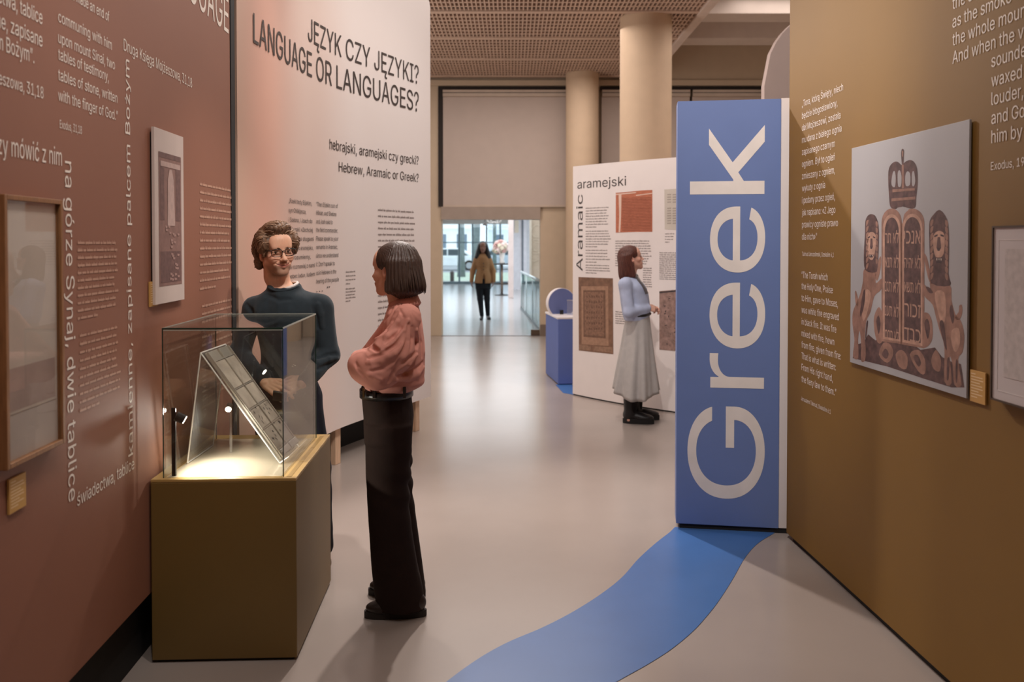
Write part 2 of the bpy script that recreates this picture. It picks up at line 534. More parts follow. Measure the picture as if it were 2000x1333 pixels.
mBlind = M('blind_fabric', (188, 172, 162), rough=.85, var=.02, bump=.15, bscale=600)
mCass = M('blind_cassette', (190, 172, 156), rough=.5)
def blind(px0, px1, label):
    t = thing('roller_blind', (X((px0 + px1) / 2), YF - .05, Z(404)), label, 'blind', 'lowered roller blinds on the far wall')
    MB().box((X(px0), YF - .10, Z(190)), (X(px1), YF - .01, Z(177))).build('cassette', mCass, t, bevel=.008)
    MB().box((X(px0), YF - .03, Z(402)), (X(px1), YF - .024, Z(189))).build('fabric', mBlind, t)
    MB().box((X(px0), YF - .045, Z(405)), (X(px1), YF - .015, Z(401))).build('bottom_bar', mCass, t, bevel=.004)
    m = MB()
    m.box((X(px0), YF - .105, Z(183.6)), (X(px1), YF - .098, Z(182.6)))
    m.build('cassette_seam', mDarkGap, t)
blind(866, 1105, 'wide beige roller blind lowered above the glass doorway')
blind(1174, 1345, 'beige roller blind between the round column and the large column')
blind(1350, 1489, 'beige roller blind cassette seen above the blue sign')

# columns
def column(px0, px1, Y, label, rz=ceilZ + .6):
    a, b = at(px0, 475, Y), at(px1, 475, Y); r = (b.x - a.x) / 2
    m = MB(); m.lathe(((a.x + b.x) / 2, Y + r, 0), [(r, 0), (r, rz)], 48)
    o = m.build('column', M('column_paint', (206, 180, 152), rough=.7, var=.03, bump=.06, bscale=60), smooth=True)
    o.data.set_sharp_from_angle(angle=math.radians(40))
    tag(o, label, 'column', kind='structure')
column(1107, 1172, 13.85, 'slim round beige column beside the doorway blind')
column(1217, 1320, 10.3, 'large round beige column rising behind the Aramaic panel')

# gridded ceiling: each open panel is a lattice of thin blades hung under a dark void
gx0, gx1 = -7.9, 2.34
ys = [at(1000, y, 1).z for y in (22.8, 74.4, 115.2, 148.9)]
edges = [(ceilZ - EYE) / (z - EYE) for z in ys]
pitch = (edges[-1] - edges[0]) / 3
ceil = MB().box((-8, -3.5, 5.45), (7.5, 14.6, 5.6)).build('ceiling', M('ceiling_void', (62, 40, 30), rough=.9, var=.25, vscale=1.2))
tag(ceil, 'open grid ceiling with brown void above the gallery', 'ceiling', kind='structure')
mGrid = M('grid_paint', (206, 178, 158), rough=.55)
cellx = .0525
def grid_panel(y0, y1, fine=True):
    m = MB(); h = .045
    x = gx0
    while x < gx1:
        m.box((x, y0, ceilZ), (x + .017, y1, ceilZ + h)); x += cellx if fine else cellx * 2
    for i in range(1, 7):
        y = y0 + (y1 - y0) * i / 7 + .03
        m.box((gx0, y - .022, ceilZ + .004), (gx1, y + .022, ceilZ + h))
    return m
for i in range(-2, 4):
    y1 = edges[0] + pitch * i
    o = grid_panel(y1 - pitch + .06, y1 - .06).build('ceiling_grid', mGrid, ceil, fix=False); o['kind'] = 'stuff'
    MB().box((gx0, y1 - .05, ceilZ - .012), (gx1, y1 + .05, ceilZ + .03)).build('cross_rail', mGrid, ceil)
    if i == 3:
        o = grid_panel(y1 + .06, YF - .02).build('ceiling_grid', mGrid, ceil, fix=False); o['kind'] = 'stuff'
MB().box((gx1, -3.4, ceilZ - .03), (gx1 + .12, YF - .05, ceilZ + .1)).build('edge_trim', M('edge_trim_paint', (214, 196, 184), rough=.6), ceil, bevel=.01)
# dark ducts in the void
for x in (-1.2, .6):
    m = MB(); m.cyl((x, 6, 5.0), (x, 14.3, 5.0), .22, n=20); m.build('duct', M('duct', (84, 56, 42), rough=.5), ceil, smooth=True)
# higher plain soffit on the right, with two downstand beams
m = MB(); m.box((gx1 + .1, -3.4, 5.25), (7.5, 14.5, 5.4)); m.build('soffit', mWhiteWall, ceil)
for y in (11.6, 13.0):
    MB().box((gx1 + .13, y, 4.88), (7.5, y + .45, 5.3)).build('beam', mWhiteWall, ceil, bevel=.01)
MB().box((gx1 + .115, -3.4, 4.55), (gx1 + .14, 14.45, 5.3)).build('bulkhead', mWhiteWall, ceil)

# ------------------------------------------------------------------ brown wall on the left
mPrintWhite = M('white_lettering', (242, 230, 218), rough=.6)
mBrown = M('brown_print', (146, 97, 76), rough=.62, var=.025, vscale=3, bump=.08, bscale=500)
def wx(y): return -1.269 - .0475 * y
PB = Panel([(wx(1.0), 1.0), (wx(4.30), 4.30)])
wl = PB.slab('wall_left', .27, 4.2, .09, mBrown, bevel=.004)
tag(wl, 'brown exhibition wall with white quotations on the left', 'wall', kind='structure')
PB.slab('kickboard', 0, .30, .03, mBlack, wl, off=-.055)
PB.slab('gap_shade_strip', .2, 4.2, .1, mBlack, wl, s0=PB.L, s1=PB.L + .07, off=.004)  # black strip painted in for the shaded gap before the title panel

t = Print(PB)
for s, a, b, c in (('“świadectwa, tablice', (82, 48), -70, 27), ('kamienne, zapisane', (82, 92), -70, 27), ('palcem Bożym”.', (66, 124), -50, 28)):
    s1, z1 = PB.hit(*a); s0 = PB.hit(b, a[1] + .53 * (b - a[0]))[0]
    h = PB.hit(a[0], a[1] - c)[1] - z1
    vs, fs, w = glyphs(s, .012, 2)
    t.mb.add([PB.at(s1 - (1 - x / w) * (s1 - s0), z1 + y * h, t.off) for x, y in vs], fs)
t.build('quotation', mPrintWhite, wl)
t = Print(PB); s1, z1 = PB.hit(84, 193); vs, fs, w = glyphs('Druga Księga Mojżeszowa, 31,18', .008, 2); h = .034; W = .52
t.mb.add([PB.at(s1 - (1 - x / w) * W, z1 + y * h, t.off) for x, y in vs], fs); t.build('quotation_source', mPrintWhite, wl)
t = Print(PB)
for s, y, b in (('he had made an end of', -18, 212), ('communing with him', 42, 217), ('upon mount Sinai, two', 83, 223), ('tables of testimony,', 116, 211), ('tables of stone, written', 156, 228), ('with the finger of God.”', 196, 229)):
    t.text(s, (113, y), b, 22, .008)
t.build('quotation', mPrintWhite, wl)
t = Print(PB); t.text('Exodus, 31,18', (116, 250), 159, 16, .006); t.build('quotation_source', mPrintWhite, wl)
t = Print(PB); t.text('Druga Księga Mojżeszowa, 31,18', (241, 98), 374, 23, .0); t.build('heading', mPrintWhite, wl)
t = Print(PB)
s1, z1 = PB.hit(446, 66); vs, fs, w = glyphs('LANGUAGE', 0, 3); h = PB.hit(446, -2)[1] - z1; W = 1.32 / 8 * 8 * .62
W = (PB.hit(446, 60)[0] - PB.hit(370, 60)[0]) / 5 * 8.0
t.mb.add([PB.at(s1 - (1 - x / w) * W, z1 + y * h, t.off) for x, y in vs], fs); t.build('heading', mPrintWhite, wl)
t = Print(PB)
s1, z1 = PB.hit(120, 324); vs, fs, w = glyphs('Gdy skończył, czy mówić z nim', .02, 2); h = PB.hit(120, 290)[1] - z1
W = (PB.hit(120, 320)[0] - PB.hit(2, 290)[0]) / 13.2 * 29
vs, fs, w = glyphs('zy mówić z nim', .02, 2); W = PB.hit(120, 320)[0] - PB.hit(-6, 290)[0]
t.mb.add([PB.at(s1 - (1 - x / w) * W, z1 + y * h, t.off) for x, y in vs], fs)
t.text('na górze Synaj, dwie tablice', (126, 314), 988, 16, .012, rot=-90)
t.text('świadectwa, tablice', (150, 990), 262, 26, .01)
t.text('kamienne, zapisane palcem Bożym', (259, 888), 122, 9, .012, rot=90)
t.build('running_quotation', mPrintWhite, wl)
def para(P, x0, y0, y1, n, x1, xh, mat, parent, seed=0, slope=None, ends=None):
    """n lines between pixel rows y0 and y1 (at x0)"""
    t = Print(P); r = random.Random(seed)
    for i in range(n):
        e = .45 if i == n - 1 else r.uniform(.86, 1.0)
        t.bars((x0, y0 + (y1 - y0) * i / max(1, n - 1)), x1, xh, seed=seed + i, end=e)
    return t.build('paragraph', mat, parent)
mPrintDim = M('small_lettering', (192, 150, 128), rough=.6)
para(PB, 151, 477, 625, 11, 233, 5.5, mPrintDim, wl, 3)
para(PB, 155, 659, 806, 10, 236, 5.5, mPrintDim, wl, 4)
para(PB, 390, 362, 567, 14, 454, 5.2, mPrintDim, wl, 5)
para(PB, 394, 601, 800, 14, 458, 5.2, mPrintDim, wl, 6)

# ------------------------------------------------------------------ gold wall on the right
mGold = M('gold_print', (134, 98, 38), rough=.62, var=.03, vscale=3, bump=.08, bscale=500)
def gx(y): return 1.537 - .0532 * (y - 4.446)
PG = Panel([(gx(4.545), 4.545), (gx(1.2), 1.2)])
wr = PG.slab('wall_right', .03, 4.2, .11, mGold, bevel=.004)
tag(wr, 'gold brown exhibition wall with white quotations on the right', 'wall', kind='structure')
PG.slab('kickboard', 0, .04, .07, mBlack, wr, off=-.02, s0=.05)
t = Print(PG)
L1 = ['„Tora, którą Święty, niech', 'będzie błogosławiony,', 'dał Mojżeszowi, została', 'mu dana z białego ognia', 'zapisanego czarnym', 'ogniem. Był to ogień', 'zmieszany z ogniem,', 'wykuty z ognia', 'i podany przez ogień,', 'jak napisano: «Z Jego', 'prawicy ogniste prawo', 'dla nich»”']
E1 = [1647, 1636, 1642, 1644, 1631, 1631, 1631, 1612, 1631, 1632, 1637, 1596]
for i, (s, e) in enumerate(zip(L1, E1)): t.text(s, (1567, 209 + 23.6 * i), e, 12.5, .006)
t.build('quotation', mPrintWhite, wr)
t = Print(PG); t.text('Talmud Jerozolimski, Szekalim 6,1', (1567, 500), 1629, 8, .004); t.build('quotation_source', mPrintWhite, wr)
t = Print(PG)
L2 = [('“The Torah which', 543, 1617), ('the Holy One, Praise', 565, 1627), ('to Him, gave to Moses,', 588, 1637), ('was white fire engraved', 611, 1639), ('in black fire. It was fire', 634, 1634), ('mixed with fire, hewn', 657, 1630), ('from fire, given from fire:', 679, 1643), ('That is what is written:', 701, 1633), ('From His right hand,', 723, 1627), ('the fiery law to them.”', 746, 1634)]
for s, y, e in L2: t.text(s, (1566, y), e, 12.5, .006)
t.build('quotation', mPrintWhite, wr)
t = Print(PG); t.text('Jerusalem Talmud, Shekalim 6:1', (1565, 782), 1623, 8, .004); t.build('quotation_source', mPrintWhite, wr)
t = Print(PG)
hs = PG.hit(1861, 20)[1]
ref = glyphs('as the smoke of a', .006, 2)[2]
sc_ = (PG.hit(1985, 15)[0] - PG.hit(1861, 52)[0]) / ref
for s, y in (('the smoke thereof ascended', 19), ('as the smoke of a furnace, and', 55), ('the whole mount quaked greatly.', 90), ('And when the voice of the trumpet', 125)):
    t.text(s, (1861, y), None, 24, .006, width=.86)
for s, y in (('sounded long and', 132), ('waxed louder and', 170), ('louder, Moses spake,', 206), ('and God answered', 243), ('him by a voice.', 280)):
    t.text(s, (1937, y), None, 25, .006, width=.86)
t.build('quotation', mPrintWhite, wr)
t = Print(PG); t.text('Exodus, 19:18 19:19', (1936, 333), None, 16, .006, width=.86); t.build('quotation_source', mPrintWhite, wr)

# ------------------------------------------------------------------ tall curved title panel
def grad_print(name, stops, rough=.55):
    m = M(name, (255, 255, 255), rough=rough, var=0)
    nt = m.node_tree; p = nt.nodes['Principled BSDF']
    uv = nt.nodes.new('ShaderNodeUVMap'); uv.uv_map = 'UVMap'
    sp = nt.nodes.new('ShaderNodeSeparateXYZ'); nt.links.new(uv.outputs[0], sp.inputs[0])
    no = nt.nodes.new('ShaderNodeTexNoise'); no.inputs['Scale'].default_value = 2.2; nt.links.new(uv.outputs[0], no.inputs['Vector'])
    ma = nt.nodes.new('ShaderNodeMath'); ma.operation = 'MULTIPLY_ADD'; ma.inputs[1].default_value = .10; nt.links.new(no.outputs['Fac'], ma.inputs[0]); nt.links.new(sp.outputs['X'], ma.inputs[2])
    rp = nt.nodes.new('ShaderNodeValToRGB'); r = rp.color_ramp; r.interpolation = 'EASE'
    while len(r.elements) > 1: r.elements.remove(r.elements[-1])
    r.elements[0].position = stops[0][0]; r.elements[0].color = lin(stops[0][1]) + (1,)
    for q, c in stops[1:]:
        e = r.elements.new(q); e.color = lin(c) + (1,)
    nt.links.new(ma.outputs[0], rp.inputs[0]); nt.links.new(rp.outputs[0], p.inputs['Base Color'])
    return m
mTitle = grad_print('title_print', [(0, (204, 172, 152)), (.18, (206, 160, 142)), (.44, (220, 198, 188)), (.68, (232, 222, 218)), (1, (236, 228, 225))])
tp = smooth_line([Vector(q) for q in ((-1.466, 4.385), (-1.455, 4.6), (-1.42, 5.1), (-1.372, 5.55), (-1.305, 5.87), (-1.225, 6.12), (-1.02, 6.6), (-.815, 7.05), (-.722, 7.27))], 5)
tp = [(q.x, q.y) for q in tp]
PT = Panel(tp)
root = thing('title_panel', (tp[20][0], tp[20][1], 0), 'tall curved white and peach panel titled language or languages', 'exhibition panel')
PT.slab('board', .285, 3.82, .035, mTitle, root, n=60, round_end=.10, smooth=True)
blk = Panel([(wx(2.4) - .22, 2.4), (wx(4.2) - .26, 4.2)] + [(x - .30, y + .12) for x, y in tp[4:37]])
blk.slab('black_backing', 0, 3.5, .03, mBlack, root, n=40)
def stud(px, w=.07, off=-.075):
    s_, _ = PT.hit(px, 800); q, d_, n_ = PT.frame(s_); q = q + n_ * off
    R_ = Matrix(((d_.x, -n_.x, 0, q.x), (d_.y, -n_.y, 0, q.y), (0, 0, 1, 0), (0, 0, 0, 1)))
    MB().box((-w / 2, -.022, 0), (w / 2, .022, 1.1), mat=R_).build('leg', mWood, root, bevel=.003)
    return R_
stud(672); R_ = stud(826, .068)
MB().box((-.30, .03, .02), (-.02, .075, .09), mat=R_).build('brace', mWood, root, bevel=.003)
for s_ in (.25, .75):
    q = PT.at(s_, 0, -.12); MB().box((q.x - .035, q.y, 0), (q.x + .035, q.y + .05, 1.2)).build('leg', mWood, root, bevel=.003)
mInk = M('dark_ink', (58, 46, 42), rough=.6)
mInk2 = M('grey_ink', (150, 138, 134), rough=.6)
t = Print(PT, .004)
t.text('JĘZYK CZY JĘZYKI?', (601, 79), 817, 46, .0, res=3); t.build('title', mInk, root)
t = Print(PT, .004); t.text('LANGUAGE OR LANGUAGES?', (494, 83), 817, 58, -.012, res=3); t.build('title', mInk, root)
t = Print(PT, .004); t.text('hebrajski, aramejski czy grecki?', (643, 291), 817, 20, .0); t.build('subtitle', mInk, root)
t = Print(PT, .004); t.text('Hebrew, Aramaic or Greek?', (661, 335), 817, 19, -.012); t.build('subtitle', mInk, root)
t = Print(PT, .004)
for i, (s, e) in enumerate((('„Rzekł tedy Eljakim,', 608), ('syn Chilkijasza,', 597), ('i Szebna, i Joach do', 609), ('Rabszaki: «Zechciej', 610), ('mówić ze sługami', 612), ('twoimi po aramejsku,', 611), ('bo rozumiemy,', 606), ('nie rozmawiaj z nami', 614), ('wobec ludu», ludem', 614))):
    t.text(s, (563, 396 + 18.6 * i), e, 8.5, -.006)
t.build('quotation', mInk, root)
t = Print(PT, .004)
for i, (s, e) in enumerate((('“Then Eliakim son of', 659), ('Hilkiah, and Shebna', 656), ('and Joah said to', 649), ('the field commander,', 659), ('Please speak to your', 660), ('servants in Aramaic,', 659), ('since we understand', 660), ("it. Don't speak to", 653), ('us in Hebrew in the', 656), ('hearing of the people', 661), ('... ”', 644))):
    t.text(s, (617, 403 + 16.8 * i), e, 8.5, -.006)
t.build('quotation', mInk, root)
para(PT, 738, 412, 640, 20, 813, 3.6, mInk2, root, 11)
para(PT, 675, 533, 556, 4, 695, 2.4, mInk2, root, 12)
para(PT, 675, 566, 590, 5, 695, 2.4, mInk2, root, 13)

# ------------------------------------------------------------------ second curved panel (aramejski / Aramaic)
mPaper = M('white_print', (236, 226, 222), rough=.6, var=.015)
P0, P1 = onz(1118.5, 772), onz(1322, 803.5)
d = (P1 - P0); nrm = Vector((d.y, -d.x, 0)).normalized()
ap = []
for i in range(29):
    u = i / 28 * 1.6
    q = P0 + d * u + nrm * (.16 * u * (1.6 - u) )
    ap.append((q.x, q.y))
PA = Panel(ap)
ra = thing('aramaic_panel', (ap[9][0], ap[9][1], 0), 'white curved panel headed aramejski with inscription pictures', 'exhibition panel')
PA.slab('board', .015, 2.475, .05, mPaper, ra, n=28, smooth=True, bevel=0)
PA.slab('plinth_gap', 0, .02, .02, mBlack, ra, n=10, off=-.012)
t = Print(PA, .002); t.text('aramejski', (1128, 369), 1223, 17, .0, res=3); t.build('heading', mInk, ra)
t = Print(PA, .002); t.text('Aramaic', (1138, 530), 380, 12, -.006, rot=90, res=3); t.build('heading', mInk, ra)
for k, (x0, y0, y1, n, x1) in enumerate(((1144, 408, 445, 8, 1192), (1144, 453, 483, 7, 1196), (1144, 490, 513, 5, 1193), (1144, 519, 534, 4, 1193), (1202, 472, 520, 11, 1273), (1256, 525, 565, 10, 1274), (1288, 495, 546, 14, 1360), (1299, 458, 474, 4, 1318), (1202, 610, 632, 6, 1240))):
    para(PA, x0, y0, y1, n, x1, 1.9, mInk2, ra, 30 + k)
def qz(ox, oy, sc): return lambda pts: [(ox + x / sc, oy + y / sc) for x, y in pts]
c1 = qz(1040, 300, 2.468)
# papyrus
mPap = M('papyrus', (188, 112, 84), rough=.8, var=.2, vscale=30, stretch=(1, 1, 6))
t = Print(PA, .002); t.poly(c1([(402, 382), (402, 190), (470, 184), (530, 178), (578, 176), (578, 378), (500, 378)]))
t.build('papyrus_picture', mPap, ra)
t = Print(PA, .003); r_ = random.Random(5)
for i in range(22):
    y = 212 + i * 7.4
    t.poly(c1([(432, y + 3), (574, y), (574, y + 2.4), (432, y + 5.4)]))
t.build('writing_lines', M('papyrus_ink', (126, 66, 48), rough=.8), ra)
t = Print(PA, .0035); t.poly(c1([(416, 200), (430, 198), (428, 300), (424, 380), (416, 380), (419, 300)])); t.poly(c1([(402, 195), (500, 186), (500, 191), (402, 201)])); t.poly(c1([(500, 200), (578, 190), (578, 194), (500, 205)]))
t.build('pale_fibres', M('papyrus_light', (228, 196, 178), rough=.8), ra)
# page at the panel's right part
t = Print(PA, .002); t.poly(c1([(636, 174), (760, 166), (760, 372), (638, 366)])); t.build('manuscript_picture', M('old_page', (206, 196, 184), rough=.8), ra)
t = Print(PA, .003)
for a in (650, 676):
    for y in (196, 208, 220, 232, 262, 274, 286, 298, 310, 322, 334): t.poly(c1([(a, y), (a + 19, y - 1), (a + 19, y + 5), (a, y + 6)]))
t.build('writing_lines', M('page_ink', (172, 160, 150), rough=.8), ra)
# carved stone
mSt = M('stone_print', (128, 94, 74), rough=.8, var=.22, vscale=22)
t = Print(PA, .002); t.poly(c1([(224, 950), (222, 596), (388, 602), (390, 968)])); t.build('stone_relief_picture', mSt, ra)
t = Print(PA, .003); t.poly(c1([(236, 640), (366, 640), (368, 928), (238, 920)])); t.build('relief_moulding', M('stone_print_light', (164, 126, 102), rough=.8, var=.15, vscale=30), ra)
t = Print(PA, .004); t.poly(c1([(246, 660), (352, 660), (354, 892), (248, 884)])); t.build('relief_field', M('stone_print_mid', (118, 86, 68), rough=.8, var=.2, vscale=40), ra)
t = Print(PA, .005); t.poly(c1([(252, 668), (344, 668), (346, 882), (254, 874)])); t.build('relief_text_field', M('stone_print_text', (138, 102, 82), rough=.8, var=.3, vscale=60), ra)
t = Print(PA, .006); r_ = random.Random(3)
for j in range(7):
    for i in range(7):
        x, y = 262 + i * 11.5, 684 + j * 26
        t.poly(c1([(x, y), (x + r_.uniform(3, 8), y + r_.uniform(-2, 4)), (x + r_.uniform(2, 8), y + r_.uniform(8, 14)), (x + 1, y + r_.uniform(8, 13))]))
t.build('carved_letters', M('stone_print_cut', (108, 78, 62), rough=.8), ra)
t = Print(PA, .003); t.poly(c1([(226, 922), (262, 925), (284, 934), (280, 950), (226, 946)])); t.poly(c1([(300, 930), (388, 934), (388, 962), (296, 952)])); t.build('relief_foot', M('stone_print_foot', (150, 116, 94), rough=.8, var=.2, vscale=30), ra)
# parchment fragment
t = Print(PA, .002); t.poly(c1([(612, 946), (612, 664), (770, 650), (770, 958), (690, 953)])); t.build('parchment_picture', M('parchment', (150, 120, 110), rough=.8, var=.3, vscale=26), ra)
t = Print(PA, .003); r_ = random.Random(9); t.poly(c1([(612, 668), (770, 652), (770, 658), (612, 674)]))
for i in range(70):
    x, y = r_.uniform(630, 760), r_.uniform(684, 930); a = r_.uniform(0, 3.1)
    dx, dy = 9 * math.cos(a), 9 * math.sin(a)
    t.poly(c1([(x, y), (x + dx, y + dy), (x + dx + 3, y + dy + 3), (x + 3, y + 3)]))
t.build('writing_strokes', M('parchment_ink', (58, 50, 52), rough=.8), ra)

# ------------------------------------------------------------------ blue sign
mBlue = M('blue_print', (110, 132, 186), rough=.5, var=.02)
G0, G1 = onz(1320.5, 1023, .03), onz(1520.5, 1033, .03)
e = (G1 - G0).normalized()
PS = Panel([(G0.x, G0.y), (G1.x + e.x * .24, G1.y + e.y * .24)])
sg = thing('greek_sign', ((G0.x + G1.x) / 2, G0.y, 0), 'tall blue sign lettered Greek standing beside the gold wall', 'sign')
zt = at(1322, 198, G0.y).z
PS.slab('body', .03, zt + .004, .16, mPaper, sg, s0=(G1 - G0).length, off=-.003, bevel=.003)
PS.slab('blue_face', .03, zt, .16, mBlue, sg, s1=(G1 - G0).length, bevel=.002)
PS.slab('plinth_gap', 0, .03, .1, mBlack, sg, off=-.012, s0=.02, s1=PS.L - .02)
mCream = M('cream_lettering', (240, 232, 226), rough=.6)
# each letter is its own piece, drawn in photo rows and mapped on the sign
def letter(ch, x_base, x_top, y0, y1, bold):
    vs, fs, w = glyphs(ch, bold, 8)
    ymin = min(v[1] for v in vs); ymax = max(v[1] for v in vs)
    s0, z0 = PS.hit(x_base, y0); s1, z1 = PS.hit(x_top, y1)
    t = Print(PS, .0015)
    t.mb.add([PS.at(s0 + (s1 - s0) * (y - ymin) / (ymax - ymin), z0 + (z1 - z0) * x / w, .0015) for x, y in vs], fs)
    t.build('letter', mCream, sg, True)
letter('G', 1493, 1343, 978, 792, .012)
letter('r', 1492, 1386, 760, 690, .012)
letter('e', 1494, 1386, 682, 552, .012)
letter('e', 1494, 1387, 533, 404, .012)
letter('k', 1493, 1348, 379, 247, .012)

# white tall curved panel far right, only its rounded upper corner shows
q0 = at(1491, 475, 7.6)
pts = [(q0.x + .02 * i * i / 40 + .07 * i, 7.6 + .02 * i) for i in range(0, 30)]
PW = Panel([(x, y) for x, y in pts][::1])
pw = thing('white_panel', (q0.x, 7.6, 0), 'plain tall white curved panel partly hidden behind the gold wall', 'exhibition panel')
def rev_slab():
    v = []; f = []; ss = [PW.L * i / 40 for i in range(41)]
    R_ = .75
    for s in ss:
        ztop = 3.85 if s > R_ else 3.85 - R_ + math.sqrt(max(0, R_ ** 2 - (R_ - s) ** 2))
        v += [PW.at(s, .03, 0), PW.at(s, ztop, 0), PW.at(s, ztop, -.05), PW.at(s, .03, -.05)]
    for i in range(40):
        a = 4 * i; b = a + 4
        f += [(a, b, b + 1, a + 1), (a + 1, b + 1, b + 2, a + 2), (a + 2, b + 2, b + 3, a + 3), (a + 3, b + 3, b, a)]
    f += [(0, 1, 2, 3), (163, 162, 161, 160)]
    m = MB(); m.add(v, f); return m
rev_slab().build('board', M('white_fabric', (226, 206, 198), rough=.75, var=.02), pw)
for s_ in (.2, 1.6):
    q = PW.at(s_, 0, -.1); MB().box((q.x - .03, q.y, 0), (q.x + .03, q.y + .05, 1.2)).build('leg', mWood, pw)
# ------------------------------------------------------------------ display plinth and glass case
mPl = M('plinth_print', (116, 90, 44), rough=.5, var=.03, vscale=3, bump=.06, bscale=500)
mPlTop = M('plinth_top', (176, 142, 84), rough=.42, var=.03)
a = onz(290, 1297); a.x += .014; b = onz(578, 1296)
zt = at(571, 937, b.y).z
depth = .74
pd = b - a; pd.z = 0; pw_ = pd.length; ux = Vector((math.cos(.040), math.sin(.040), 0)); uy = Vector((-ux.y, ux.x, 0))
PLM = Matrix(((ux.x, uy.x, 0, a.x), (ux.y, uy.y, 0, a.y), (0, 0, 1, 0), (0, 0, 0, 1)))
plinth = thing('display_plinth', a + ux * (pw_ / 2) + uy * (depth / 2), 'gold brown box plinth under the glass case by the brown wall', 'plinth')
plinth.location.z = 0; BASE[plinth.name].z = 0
MB().box((0, 0, .012), (pw_, depth, zt - .012), mat=PLM).build('body', mPl, plinth, bevel=.003)
MB().box((.015, .015, 0), (pw_ - .015, depth - .015, .014), mat=PLM).build('base', mBlack, plinth)
gx0_, gx1_, gy0_, gy1_ = .044, pw_ - .053, .018, depth - .075      # footprint of the glass
MB().box((0, 0, zt - .012), (pw_, depth, zt), mat=PLM).build('top', mPlTop, plinth, bevel=.002)
MB().box((gx0_ + .01, gy0_ + .01, zt - .001), (gx1_ - .01, gy1_ - .01, zt + .0008), mat=PLM).build('display_base', M('satin_base', (214, 200, 174), rough=.2, metal=.4, var=.02), plinth)
for k, (y0, y1) in enumerate(((.02, .24), (.245, .47), (.475, .70))):
    MB().box((gx1_ + .012, y0, zt - .001), (gx1_ + .030, y1, zt + .001), mat=PLM).build('seal_strip', M('seal_strip', (150, 120, 70), rough=.35), plinth)

mGlass = glass_mat('clear_glass', (.955, .965, .95), .05)
mEdge = M('glass_edge', (30, 52, 44), rough=.1)
mEdgeL = M('glass_edge_light', (170, 176, 166), rough=.1)
gh = at(307, 645, onz(307, 936, zt).y).z - zt
case = thing('glass_case', PLM @ Vector(((gx0_ + gx1_) / 2, (gy0_ + gy1_) / 2, zt)), 'frameless clear glass display case on the gold brown plinth', 'display case')
T_ = .006
for nm, lo, hi in (('front_pane', (gx0_, gy0_, zt + .001), (gx1_, gy0_ + T_, zt + gh)), ('back_pane', (gx0_, gy1_ - T_, zt + .001), (gx1_, gy1_, zt + gh)),
                   ('side_pane', (gx0_, gy0_ + T_ + .0005, zt + .001), (gx0_ + T_, gy1_ - T_ - .0005, zt + gh)), ('side_pane', (gx1_ - T_, gy0_ + T_ + .0005, zt + .001), (gx1_, gy1_ - T_ - .0005, zt + gh)),
                   ('top_pane', (gx0_, gy0_, zt + gh + .0005), (gx1_, gy1_, zt + gh + T_))):
    MB().box(lo, hi, mat=PLM).build(nm, mGlass, case)
E_ = .0035
for x in (gx0_, gx1_):
    for y in (gy0_, gy1_):
        MB().box((x - E_ / 2, y - E_ / 2, zt + .001), (x + E_ / 2, y + E_ / 2, zt + gh + T_), mat=PLM).build('edge', mEdge, case)
for y in (gy0_, gy1_):
    MB().box((gx0_, y - .002, zt + gh + .001), (gx1_, y + .002, zt + gh + T_ + .001), mat=PLM).build('edge', mEdge if y == gy0_ else mEdgeL, case)
for x in (gx0_, gx1_):
    MB().box((x - .002, gy0_, zt + gh + .001), (x + .002, gy1_, zt + gh + T_ + .001), mat=PLM).build('edge', mEdgeL, case)
MB().box((gx0_ + .004, gy0_ - .0025, zt + gh - .004), (gx1_, gy0_, zt + gh - .001), mat=PLM).build('edge', mEdgeL, case)

# acrylic A-stand: sloping plate towards the passage, steep back leg towards the wall
mAcr = glass_mat('clear_acrylic', (.95, .95, .94), .06, haze=.05)
mAcrE = M('lit_acrylic_edge', (236, 232, 226), rough=.25, spec=.8)  # white colour stands in for light gathered at the acrylic edges
z0 = zt + .0045
bf = onz(547, 905, z0); bb = onz(580, 871, z0)
tf = at(392, 690, bf.y); tb = at(441, 681, bb.y); tb.z = tf.z; tb.x = tf.x
bb.x = bf.x
lf = at(366, 905, bf.y); lf.z = z0; lb = Vector((lf.x, bb.y, z0))
stand = thing('acrylic_stand', ((tf.x + bf.x) / 2, (bf.y + bb.y) / 2, zt + .001), 'clear acrylic A-shaped stand inside the glass case', 'stand')
dn = Vector((tf.z - bf.z, 0, bf.x - tf.x)).normalized()            # outward from the slope
def plate(p, q, r, s_, th, nrm): return MB().prism([p, q, r, s_], nrm * -th)
plate(bf, tf, tb, bb, .005, dn).build('slope_plate', mAcr, stand)
plate(lf, tf, tb, lb, .005, Vector((-1, 0, 0))).build('back_leg', mAcr, stand)
lip = dn * .045
plate(bf, bf + lip, bb + lip, bb, .004, (tf - bf).normalized()).build('ledge', mAcr, stand)
for p, q in ((bf, tf), (tf, lf), (bb, tb), (tb, lb), (bf + lip, bb + lip), (tf, tb), (lf, lb), (bf, bf + lip)):
    MB().tube([p, q], .0032, 6).build('lit_edge', mAcrE, stand)

